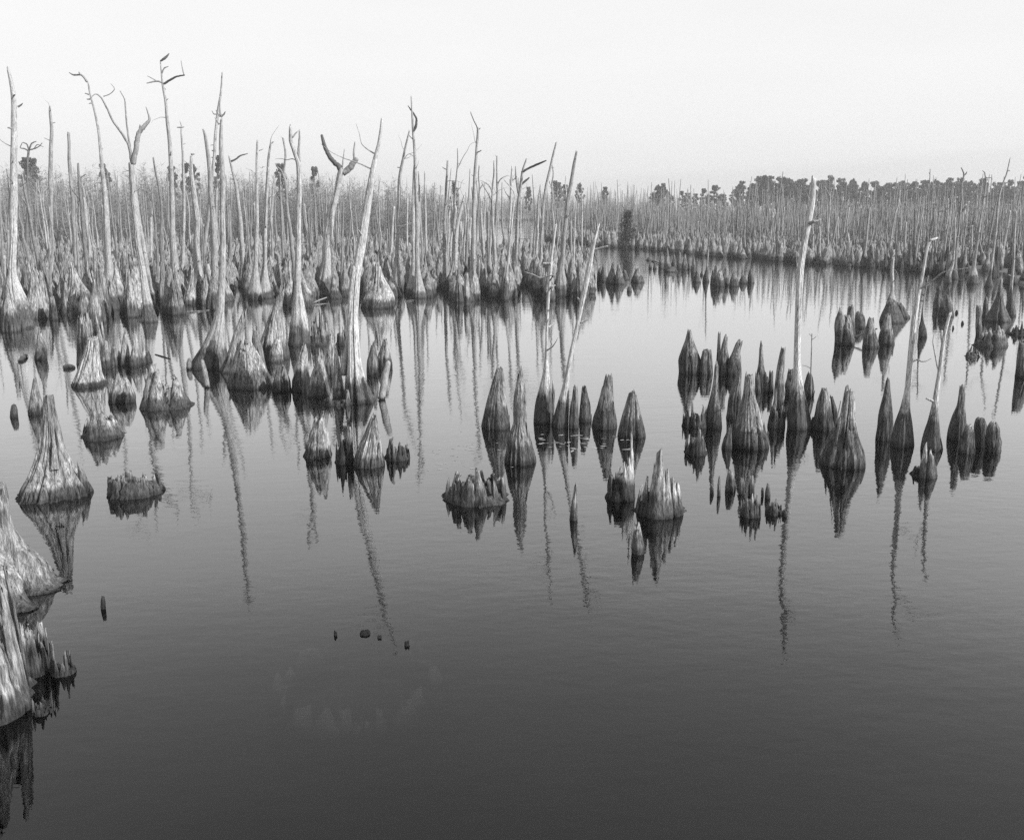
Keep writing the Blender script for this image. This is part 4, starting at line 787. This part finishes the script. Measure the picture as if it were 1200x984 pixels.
SNAGS = []
def proto_snag(look, H, r0, rt, crook, forks, twigs, broken=.02):
    sd_ = 300 + len(SNAGS); rg = np.random.default_rng(sd_)
    zb = np.array([0, .25, .6, 1.1, 1.7]); q_ = np.linspace(.28, 1, 8)[1:] * H
    zs = np.concatenate([[-.5], zb, q_])
    rs = np.concatenate([[r0 * 1.05], r0 * np.array([1, .88, .62, .40, .30]), np.linspace(r0 * .27, rt, 7)])
    xs = np.zeros_like(zs); ys = np.zeros_like(zs)
    xs[6:] = np.cumsum(rg.normal(size=7) * crook * H / 7); ys[6:] = np.cumsum(rg.normal(size=7) * crook * H / 7)
    n = 5
    def zt(th): return H * (1 - broken * (1 - shards(th, rg, n, 0)))
    v, rings, cap, Z = loft(zs, xs, ys, rs, zt, 14, 36, rg, 7, .22, .22, .04, 1)
    kz = int(np.argmin(np.abs(Z.mean(1) - 1.7)))
    a = sub(v, [f for r in rings[:kz] for f in r]); b = sub(v, [f for r in rings[kz:] for f in r] + cap)
    parts = [('buttress', mesh('buttress', *a, M_POLE)), ('trunk', mesh('trunk', *b, M_POLE))]
    def limb(z0, L, r, nseg=4, up=.6):
        az = rg.uniform(0, 6.283); x0 = float(np.interp(z0, zs, xs)); y0 = float(np.interp(z0, zs, ys))
        pts = [(x0, y0, z0, r)]; d = np.array([math.cos(az), math.sin(az), up]); d /= np.linalg.norm(d)
        for i in range(nseg):
            d = d + rg.normal(size=3) * .35; d /= np.linalg.norm(d)
            pp = np.array(pts[-1][:3]) + d * L / nseg; pts.append((*pp, r * (1 - (i + 1) / nseg * .75)))
        parts.append(('branch', mesh('branch', *tube(pts, 5, rg), M_POLE)))
    for _ in range(forks): limb(rg.uniform(.62, .9) * H, rg.uniform(.12, .28) * H, rt * 1.3, 5, 1.3)
    for _ in range(twigs): limb(rg.uniform(.4, .98) * H, rg.uniform(.3, 1.0), .018, 3, .3)
    SNAGS.append((look, parts, H))
proto_snag('straight bare', 7.5, .42, .055, .01, 0, 0)
proto_snag('slim straight', 8.5, .36, .035, .015, 0, 2)
proto_snag('gently curved', 7.8, .42, .05, .05, 0, 1)
proto_snag('crooked', 8.6, .46, .05, .08, 1, 2)
proto_snag('fork topped', 8.2, .5, .07, .03, 2, 1)
proto_snag('short broken', 5.0, .46, .11, .02, 0, 0, .05)
proto_snag('thin whippy', 7.0, .26, .02, .05, 0, 3)
proto_snag('twiggy topped', 9.0, .42, .03, .04, 2, 5)
proto_snag('stout broken', 6.2, .55, .13, .025, 0, 1, .04)

def copy_thing(name, parts, loc, rz, scale, color, tilt=(0, 0)):
    if len(parts) == 1:
        r = obj(name, parts[0][1], None, loc, color); r.rotation_euler = (tilt[0], tilt[1], rz); r.scale = scale; return r
    r = bpy.data.objects.new(name, None); C.objects.link(r); r.location = loc; r.rotation_euler = (tilt[0], tilt[1], rz); r.scale = scale; r.empty_display_size = .3
    for nm, me in parts: obj(nm, me, r, (0, 0, 0), color)
    return r

def stand_front(px):   # near waterline of the left stand, in photo pixels
    return np.interp(px, [-60, 0, 100, 200, 300, 420, 520, 600, 690], [388, 386, 380, 370, 356, 360, 356, 356, 350])

def D_of(y):
    v = (CY - y) / F_PX
    return -CAM_H / (-sp + v * cp) * (cp + v * sp)

taken = [(o.location.x, o.location.y) for o in STUMPS + TREES]
def free(x, y, d):
    return all((x - a) ** 2 + (y - b) ** 2 > d * d for a, b in taken)

def scatter_left(n, rg, dmin, ymin=276, power=1.0):
    res = []
    for _ in range(n * 30):
        if len(res) >= n: break
        px = rg.uniform(-40, 690); yf = stand_front(px); ymn = max(ymin, 276 if px < 490 else 296 if px < 640 else 304)
        if px > 600 and rg.random() < .35: continue
        yf = yf - 9 + 9 * math.sin(px * .13) + 6 * math.sin(px * .057 + 1)
        D = D_of(yf) + (D_of(ymn) - D_of(yf)) * rg.random() ** power
        x = (px - CX) / F_PX * (D * cp + CAM_H * sp)
        if free(x, D, dmin): taken.append((x, D)); res.append((x, D, px))
    return res
def scatter_right(n, rg, dmin, depth, power=1.0, x0=628, x1=1230):
    res = []
    for _ in range(n * 30):
        if len(res) >= n: break
        px = rg.uniform(x0, x1)
        D = float(shore_D(px)) - 6.0 + depth * rg.random() ** power
        if px > 1128 and D < shore_D(px) + 14 and rg.random() < .92: continue
        x = (px - CX) / F_PX * (D * cp + CAM_H * sp)
        if free(x, D, dmin): taken.append((x, D)); res.append((x, D, px))
    return res
rg1 = np.random.default_rng(21)
zone = {}
sl = scatter_left(2200, rg1, .66, power=1.45)
tl = scatter_left(360, rg1, .5, power=.85)
sr = scatter_right(700, rg1, .6, 38, 1.5)
trr = scatter_right(420, rg1, .7, 90, 1.2)
stump_pts = sorted([(p[1], p, 'l') for p in sl] + [(p[1], p, 'r') for p in sr], key=lambda q: q[0])
snag_pts = sorted([(p[1], p, 'l') for p in tl] + [(p[1], p, 'r') for p in trr], key=lambda q: q[0])
n_st = 296 - len(STUMPS); n_sn = 296 - len(TREES)
# half of the individuals from each stand's nearest rows
def split_ind(pts, n, share):
    L = [p for p in pts if p[2] == 'l']; Rr = [p for p in pts if p[2] == 'r']
    nl = min(int(n * share), len(L)); nr = min(n - nl, len(Rr))
    return L[:nl] + Rr[:nr], L[nl:] + Rr[nr:]
st_ind, st_rest = split_ind(stump_pts, n_st, .62)
sn_ind, sn_rest = split_ind(snag_pts, n_sn, .62)

RIGHT_MARKS = [('the needle pole of the right islet', 828), ('the tallest pole snag', 950), ('the end of the left stand', 650), ('the dark shore bush', 735)]
ORD = ['first', 'second', 'third', 'fourth', 'fifth', 'sixth', 'seventh', 'eighth', 'ninth', 'tenth', 'eleventh', 'twelfth', 'thirteenth', 'fourteenth', 'fifteenth', 'sixteenth', 'seventeenth', 'eighteenth', 'nineteenth', 'twentieth'] + ['%dth' % k for k in range(21, 60)]
def name_crowd(items, noun, where):
    """items: (object, look, px, side); label = look + count from the landmark on its left"""
    for side in 'lr':
        if side == 'l': marks = sorted([(pixx, s) for s, pixx, pyy in LAND if pixx < 480 and pyy < 440] + [(520, 'the bell based snag'), (605, 'the two armed snag')])
        else: marks = sorted([(d, s) for s, d in RIGHT_MARKS] + [(s_[1], s_[0]) for s_ in LAND if s_[1] > 1000 and s_[2] < 400])
        cnt = {}
        for o, look, px, sd_ in sorted([i for i in items if i[3] == side], key=lambda i: i[2]):
            left = [m for m in marks if m[0] <= px]
            if left: m = left[-1][1]; ph = '%s ' % m; rel = 'right of'
            else: m = marks[0][1]; rel = 'before'
            key = (look, m, rel); cnt[key] = cnt.get(key, 0) + 1
            o['label'] = '%s%s %s %s %s, %s' % ('' if cnt[key] == 1 else ORD[cnt[key] - 1] + ' ', look, noun, rel, m, where[side])

items = []
for D, (x, y, px), sd_ in st_ind:
    i = int(rg1.choice(len(FORMS), p=[.19,.08,.09,.06,.10,.14,.09,.11,.09,.05])); look, me, H, tn = FORMS[i]
    s = rg1.uniform(.62, 1.15) * (1.18 if sd_ == 'l' else .85); sz = min(s * rg1.uniform(.75, 1.6), 2.35 / H); s *= .82 if sd_ == 'r' else .78
    k = rg1.uniform(.4, 1.3) * (1.75 if sd_ == 'l' else .72)
    dark = sd_ == 'r'
    o = copy_thing('cypress_stump', [('x', me)], (x, y, 0 if D < 150 else .0), rg1.uniform(0, 6.283), (s, s, sz), (min(.72, tn * k), (.12 if not dark else .10) * rg1.uniform(.8, 1.2), rg1.uniform(.3, 1.0) * (1 if sd_ == 'l' else 1.3)))
    tag(o, None, 'tree stump', 'cypress stumps crowded along the ' + ('left stand' if sd_ == 'l' else 'far right shore'))
    items.append((o, look, px, sd_))
name_crowd(items, 'stump', {'l': 'left stand', 'r': 'far shore'})
items = []
for D, (x, y, px), sd_ in sn_ind:
    i = int(rg1.integers(0, len(SNAGS))); look, parts, H = SNAGS[i]
    s = rg1.uniform(.75, 1.1); sz = (s * rg1.uniform(.8, 1.1) * .92) if sd_ == 'l' else rg1.uniform(.62, .84)
    k = rg1.uniform(.5, 1.2)
    o = copy_thing('dead_tree', parts, (x, y, 0), rg1.uniform(0, 6.283), (s * .78, s * .78, sz), (min(.66, .56 * k), .09, rg1.uniform(.6, 1.4)), (rg1.normal() * .035, rg1.normal() * .045))
    tag(o, None, 'dead tree', 'bare dead trees standing in the ' + ('left stand' if sd_ == 'l' else 'far right stand'))
    items.append((o, look, px, sd_))
name_crowd(items, 'dead tree', {'l': 'left stand', 'r': 'far shore'})

# ------------------------------------------------------------------ the rest of the drowned forest reads as one mass
def merge_copies(name, protos, pts, mat, scale_fn, tone):
    Vs, Fs, off = [], [], 0; rl = np.random.default_rng(8)
    for (x, y, z, i, s, sz, a) in pts:
        V, Fc = protos[i]
        ca, sa = math.cos(a), math.sin(a)
        W = V * np.array([s, s, sz]); W = W + np.stack([W[:, 2] * rl.normal() * .045, W[:, 2] * rl.normal() * .045, W[:, 2] * 0], -1); W = np.stack([W[:, 0] * ca - W[:, 1] * sa + x, W[:, 0] * sa + W[:, 1] * ca + y, W[:, 2] + z], -1)
        Vs.append(W); Fs += [tuple(k + off for k in f) for f in Fc]; off += len(W)
    o = obj(name, mesh(name, np.concatenate(Vs), Fs, mat), None, (0, 0, 0), tone)
    tag(o, kind='stuff'); return o
def low_stump(rg, kind):
    S_, n = 9, 5
    H = 1.7; r = [(.40, .34, .2, .1, .05), (.55, .5, .32, .18, .1), (.42, .4, .34, .26, .14)][kind]
    zz = np.array([-.3, .15, .5, .8, 1.0]) * H; th = np.linspace(0, 6.283, S_, endpoint=False)
    V = [(r[j] * (1 + .22 * rg.normal()) * math.cos(t), r[j] * (1 + .22 * rg.normal()) * math.sin(t), zz[j] * (1 if j < 4 else rg.uniform(.8, 1.1))) for j in range(n) for t in th] + [(0, 0, H * .85)]
    Fc = [(j * S_ + i, j * S_ + (i + 1) % S_, (j + 1) * S_ + (i + 1) % S_, (j + 1) * S_ + i) for j in range(n - 1) for i in range(S_)] + [((n - 1) * S_ + i, (n - 1) * S_ + (i + 1) % S_, n * S_) for i in range(S_)]
    return np.array(V), Fc
def low_pole(rg):
    S_ = 5; H = 7.5; zz = np.array([-.3, .5, 1.4, 3.0, 5.2, 7.5]); r = np.array([.36, .25, .13, .095, .07, .035])
    dx = np.concatenate([[0, 0, 0], np.cumsum(rg.normal(size=3) * .16)]); dy = np.concatenate([[0, 0, 0], np.cumsum(rg.normal(size=3) * .16)])
    V = []; Fc = []
    for j in range(6):
        for t in np.linspace(0, 6.283, S_, endpoint=False): V.append((dx[j] + r[j] * math.cos(t), dy[j] + r[j] * math.sin(t), zz[j]))
    Fc = [(j * S_ + i, j * S_ + (i + 1) % S_, (j + 1) * S_ + (i + 1) % S_, (j + 1) * S_ + i) for j in range(5) for i in range(S_)]
    V.append((dx[5], dy[5], H + .1)); Fc += [(5 * S_ + i, 5 * S_ + (i + 1) % S_, 30) for i in range(S_)]
    for _ in range(int(rg.integers(0, 4))):      # a few spindly branch stubs
        z0 = rg.uniform(3, 7.2); a = rg.uniform(0, 6.28); L = rg.uniform(.3, 1.1); b = len(V)
        x0, y0 = np.interp(z0, zz, dx), np.interp(z0, zz, dy); w2 = .02
        V += [(x0, y0, z0 - w2), (x0, y0, z0 + w2), (x0 + L * math.cos(a), y0 + L * math.sin(a), z0 + L * rg.uniform(-.1, .8))]; Fc.append((b, b + 1, b + 2))
    return np.array(V), Fc
rg2 = np.random.default_rng(33)
LS = [low_stump(rg2, k % 3) for k in range(9)]; LP = [low_pole(rg2) for k in range(12)]
pts = [(p[0], p[1], 0, int(rg2.integers(0, 9)), rg2.uniform(.7, 1.15), rg2.uniform(.55, 1.2), rg2.uniform(0, 6.28)) for _, p, _ in st_rest]
def far_points(n, x0, x1, d0, d1, power=1.0):
    for _ in range(n):
        px = rg2.uniform(x0, x1); D = float(shore_D(px)) + d0 + (d1 - d0) * rg2.random() ** power
        if px > 1128 and D < shore_D(px) + 14 and rg2.random() < .9: continue
        if rg2.random() > .62 + .38 * math.sin(px * .11 + D * .21) * math.sin(px * .047 - D * .13): continue
        yield (px - CX) / F_PX * (D * cp + CAM_H * sp), D
pts += [(x, D, .05, int(rg2.integers(0, 9)), rg2.uniform(.7, 1.1), rg2.uniform(.5, 1.15), rg2.uniform(0, 6.28)) for x, D in far_points(4200, 628, 1260, 2, 75, 1.2)]
pts += [(x, D, .05, int(rg2.integers(0, 9)), rg2.uniform(.7, 1.1), rg2.uniform(.5, 1.1), rg2.uniform(0, 6.28)) for x, D in far_points(1200, 500, 640, -2, 60)]
pts += [(x, D, .05, int(rg2.integers(0, 9)), rg2.uniform(.7, 1.1), rg2.uniform(.5, 1.1), rg2.uniform(0, 6.28)) for x, D in far_points(1500, -60, 505, -10, 60)]
merge_copies('stump_mass', LS, pts, M_WOOD, None, (.52, .13, .5))
pts = [(p[0], p[1], 0, int(rg2.integers(0, 12)), rg2.uniform(.8, 1.2), rg2.uniform(.75, 1.2), rg2.uniform(0, 6.28)) for _, p, _ in sn_rest]
pts += [(x, D, 0, int(rg2.integers(0, 12)), rg2.uniform(.5, 1.0), rg2.uniform(.42, .82) * (1.0 if rg2.random() > .04 else 1.3), rg2.uniform(0, 6.28)) for x, D in far_points(3300, 628, 1280, 0, 130, .9)]
pts += [(x, D, 0, int(rg2.integers(0, 12)), rg2.uniform(.8, 1.3), rg2.uniform(.8, 1.2), rg2.uniform(0, 6.28)) for x, D in far_points(420, 490, 650, 0, 90)]
pts += [(x, D, 0, int(rg2.integers(0, 12)), rg2.uniform(.6, 1.0), rg2.uniform(.6, 1.15), rg2.uniform(0, 6.28)) for x, D in far_points(420, -60, 505, -5, 90)]
merge_copies('dead_forest_mass', LP, pts, M_POLE, None, (.38, .11, .9))

# ------------------------------------------------------------------ grey bare thicket behind the stands
def thicket(name, centres, hs, stems, twigs, tw=.022, spread=1.3, mat=None, lo=.18):
    rg = np.random.default_rng(len(centres) + 9); P0, P1, Wd = [], [], []
    for (x, y), h in zip(centres, hs):
        for _ in range(stems):
            a = np.array([x + rg.normal() * .5, y + rg.normal() * .5, 0.0]); b = a + np.array([rg.normal() * .5, rg.normal() * .5, h * rg.uniform(.75, 1)])
            P0.append(a); P1.append(b); Wd.append(rg.uniform(.03, .07))
            for _ in range(twigs):
                t = rg.uniform(lo, 1) ; p = a + (b - a) * t; L = rg.uniform(.4, 1.7) * (1.1 - .5 * t)
                d = np.array([rg.normal() * spread, rg.normal() * spread, rg.uniform(.1, 1.6)]); d /= np.linalg.norm(d)
                P0.append(p); P1.append(p + d * L); Wd.append(tw * rg.uniform(.6, 1.4))
    P0 = np.array(P0); P1 = np.array(P1); Wd = np.array(Wd); n = len(P0)
    d = P1 - P0; u = np.cross(d, rg.normal(size=(n, 3))); u /= np.linalg.norm(u, axis=1)[:, None] + 1e-9; w_ = np.cross(d, u); w_ /= np.linalg.norm(w_, axis=1)[:, None] + 1e-9
    V = np.stack([P0 + u * Wd[:, None], P0 + (-.5 * u + .87 * w_) * Wd[:, None], P0 + (-.5 * u - .87 * w_) * Wd[:, None], P1], 1).reshape(-1, 3)
    Fc = [f for i in range(n) for f in ((4 * i, 4 * i + 1, 4 * i + 3), (4 * i + 1, 4 * i + 2, 4 * i + 3), (4 * i + 2, 4 * i, 4 * i + 3))]
    return tag(obj(name, mesh(name, V, Fc, mat or M_TWIG, False)), kind='stuff')
rg3 = np.random.default_rng(44)
cs, hs = [], []
def add_thick(n, x0, x1, D0, D1, top_fn):
    for _ in range(n):
        px = rg3.uniform(x0, x1); D = rg3.uniform(D0, D1)
        x = (px - CX) / F_PX * (D * cp + CAM_H * sp); z = CAM_H + (HOR - top_fn(px)) / F_PX * D
        cs.append((x, D)); hs.append(max(2.0, z * rg3.uniform(.62, 1.03)))
add_thick(900, -70, 515, 118, 185, lambda p: np.interp(p, [-70, 100, 300, 420, 515], [186, 192, 196, 205, 214]))
add_thick(330, 490, 790, 345, 430, lambda p: 224)
add_thick(520, 630, 1280, 190, 270, lambda p: np.interp(p, [630, 760, 850, 1000, 1280], [229, 234, 236, 235, 233]))
thicket('bare_thicket', cs, hs, 3, 30)
cs, hs = [], []
for x, D in far_points(900, 628, 1290, 4, 95, 1.0): cs.append((x, D)); hs.append(rg3.uniform(.8, 3.0) if rg3.random() < .8 else rg3.uniform(3, 6))
for x, D in far_points(260, 500, 640, 0, 60, 1.0): cs.append((x, D)); hs.append(rg3.uniform(.8, 2.6))
for x, D in far_points(420, -60, 505, -16, 40, 1.0): cs.append((x, D)); hs.append(rg3.uniform(.8, 3.4))
thicket('marsh_brush', cs, hs, 4, 16, .03, 1.2, M_BRUSH, .0)

# ------------------------------------------------------------------ pines on the skyline
def pine_proto(H, seed, crown_lo, width):
    rg = np.random.default_rng(seed)
    tr = tube([(0, 0, -.5, .24), (.1, 0, H * .4, .19), (.0, .1, H * .75, .12), (0, 0, H * .95, .05)], 7, rg, .04)
    V, Fc = [], []
    for k in range(60):
        t = rg.uniform(0, 1); z = H * (crown_lo + (1 - crown_lo) * t); rad = width * (.35 + .75 * math.sin(math.pi * min(1, .18 + .8 * t))) * rg.uniform(.3, 1)
        a = rg.uniform(0, 6.28); cx_, cy_ = rad * math.cos(a), rad * math.sin(a); cr = rg.uniform(.35, .85)
        for _ in range(48):
            d = rg.normal(size=3); d /= np.linalg.norm(d); p = np.array([cx_, cy_, z]) + d * cr * rg.uniform(.5, 1) * np.array([1, 1, .8])
            e1 = rg.normal(size=3); e1 /= np.linalg.norm(e1); e2 = np.cross(e1, d); e2 /= np.linalg.norm(e2) + 1e-9; q_ = rg.uniform(.16, .34); b = len(V)
            V += [p + e1 * q_, p + e2 * q_ * .7, p - e1 * q_, p - e2 * q_ * .7]; Fc.append((b, b + 1, b + 2, b + 3))
    return [('trunk', mesh('trunk', *tr, M_TWIG)), ('crown', mesh('crown', np.array(V), Fc, M_NEEDLE, False))]
PINES = [pine_proto(14, 50, .35, 2.1), pine_proto(15, 51, .42, 2.5), pine_proto(13, 52, .3, 2.2), pine_proto(16, 53, .5, 2.6)]
PLOOK = ['round crowned', 'broad crowned', 'dense low crowned', 'high crowned']
def top_right(p): return np.interp(p, [750, 780, 830, 870, 892, 930, 985, 1060, 1120, 1165, 1200, 1280], [228, 227, 224, 219, 213, 214, 216, 217, 215, 221, 214, 214])
pit = []
def pine(px, top, D, i):
    x = (px - CX) / F_PX * (D * cp + CAM_H * sp); z = CAM_H + (HOR - top) / F_PX * D
    H = (14, 15, 13, 16)[i]; s = z / H; wd_ = .6 if px < 600 else .7 if px < 762 else rg3.uniform(.75, 1.15)
    o = copy_thing('pine_tree', PINES[i], (x, D, 0), rg3.uniform(0, 6.28), (s * wd_, s * wd_, s), (.3, .3, .1)); tag(o, None, 'pine tree', 'dark pines along the skyline')
    pit.append((px, o, PLOOK[i]))
for px in np.arange(885, 1262, 5.8): pine(px + rg3.normal() * 3, top_right(px) - 1.5 + rg3.normal() * 3.4, rg3.uniform(360, 400), int(rg3.integers(0, 4)))
for px in np.arange(762, 890, 8.5): pine(px + rg3.normal() * 2, top_right(px) + rg3.normal() * 3.0 + 2, rg3.uniform(370, 410), int(rg3.integers(0, 4)))
for px in np.arange(885, 1262, 7.5): pine(px + rg3.normal() * 2, top_right(px) + 6 + rg3.normal() * 1.5, rg3.uniform(330, 350), int(rg3.integers(0, 4)))
for (px, top, i) in [(650,214,1),(655,215,0),(662,218,2),(679,216,3),(708,220,0),(619,220,0),(836,219,1),(866,218,2),(880,217,1),(770,218,3),(776,216,0),(37,189,1),(46,188,0),(127,195,2),(206,197,0),(222,195,1),(231,196,3),(262,187,1),(331,194,0),(371,199,1),(533,214,0)]: pine(px, top, 262 if px < 600 else 345, i)
pit.sort(key=lambda q: q[0])
pcount = {}
for px, o, lk in pit:
    m = 'from the picture edge behind the left stand' if px < 600 else 'right of the two armed snag' if px < 760 else 'right of the needle pole' if px < 950 else 'right of the tallest pole snag' if px < 1098 else 'right of the crooked dark topped snag'
    key = (lk, m); pcount[key] = pcount.get(key, 0) + 1
    o['label'] = '%s dark %s skyline pine %s' % (ORD[pcount[key] - 1], lk, m)

# dark evergreen bush on the far shore
gb = ground(736, 292); rgb = np.random.default_rng(77)
V, Fc = [], []
Hb = at_depth(736, 247, gb[1])[1]; wb = 14 * gb[2] / F_PX
for k in range(46):
    t = rgb.uniform(0, 1) ** .8; z = Hb * (.06 + .9 * t); rad = wb * (1.05 - .75 * t) * rgb.uniform(.1, 1); a = rgb.uniform(0, 6.28)
    for _ in range(60):
        p = np.array([rad * math.cos(a), rad * math.sin(a), z]) + rgb.normal(size=3) * .24; e1 = rgb.normal(size=3); e1 /= np.linalg.norm(e1); e2 = np.cross(e1, rgb.normal(size=3)); e2 /= np.linalg.norm(e2) + 1e-9; q_ = rgb.uniform(.06, .13); b = len(V)
        V += [p + e1 * q_, p + e2 * q_ * .6, p - e1 * q_, p - e2 * q_ * .6]; Fc.append((b, b + 1, b + 2, b + 3))
bush = bpy.data.objects.new('evergreen_shrub', None); C.objects.link(bush); bush.location = (gb[0], gb[1] + 1, 0)
obj('foliage', mesh('foliage', np.array(V), Fc, M_BUSH, False), bush)
obj('stem', mesh('stem', *tube([(0, 0, -.4, .1), (.05, 0, Hb * .5, .06), (0, .05, Hb * .9, .03)], 6, rgb), M_TWIG), bush)
tag(bush, 'dark evergreen bush standing at the water edge of the far shore', 'bush')

# ------------------------------------------------------------------ pale leaves drifting on the water
rgl = np.random.default_rng(5)
def leaf_me(seed):
    r = np.random.default_rng(seed); n = 9; th = np.linspace(0, 6.283, n, endpoint=False); L = 1 + .25 * r.normal(size=n)
    up = [(math.cos(t) * l, .7 * math.sin(t) * l, .03 + .04 * r.random()) for t, l in zip(th, L)]; dn = [(a, b, c_ - .03) for a, b, c_ in up]
    return mesh('floating_leaf', up + dn + [(0, 0, .05)], [(i, (i + 1) % n, 2 * n) for i in range(n)] + [(i, n + i, n + (i + 1) % n, (i + 1) % n) for i in range(n)], M_LEAF)
LM = [leaf_me(k) for k in range(5)]
def leaves(n, x0, x1, y0, y1, s0, s1, lab, grp):
    for _ in range(n):
        u = rgl.random(); px = x0 + (x1 - x0) * u; py = rgl.uniform(y0, y1) + rgl.normal() * 1.5
        gx, gy, t = ground(px, py)
        if not free(gx, gy, .3): continue
        s = rgl.uniform(s0, s1)
        o = obj('floating_leaf', LM[int(rgl.integers(0, 5))], None, (gx, gy, .004)); o.rotation_euler.z = rgl.uniform(0, 6.28); o.scale = (s * 1.6, s * .8, s * .4); o.rotation_euler.z = rgl.normal() * .5
        tag(o, lab, 'leaf', grp)
leaves(46, 629, 742, 510, 530, .02, .05, 'pale leaf floating in the dense drift before the central row of stumps', 'leaves drifting before the central row')
leaves(34, 500, 600, 520, 550, .015, .036, 'pale leaf floating in the loose drift left of the ridged stump', 'leaves drifting left of the ridged stump')
leaves(22, 100, 260, 430, 480, .015, .035, 'pale fleck of leaf floating among the stumps of the left water', 'leaf flecks in the left water')

for o in C.objects:
    if o.type == 'EMPTY' and o.parent is None and not o.get('label'): print('UNLABELLED', o.name)
print('STUMPS', len(STUMPS), 'TREES', len(TREES), 'objects', len(C.objects))
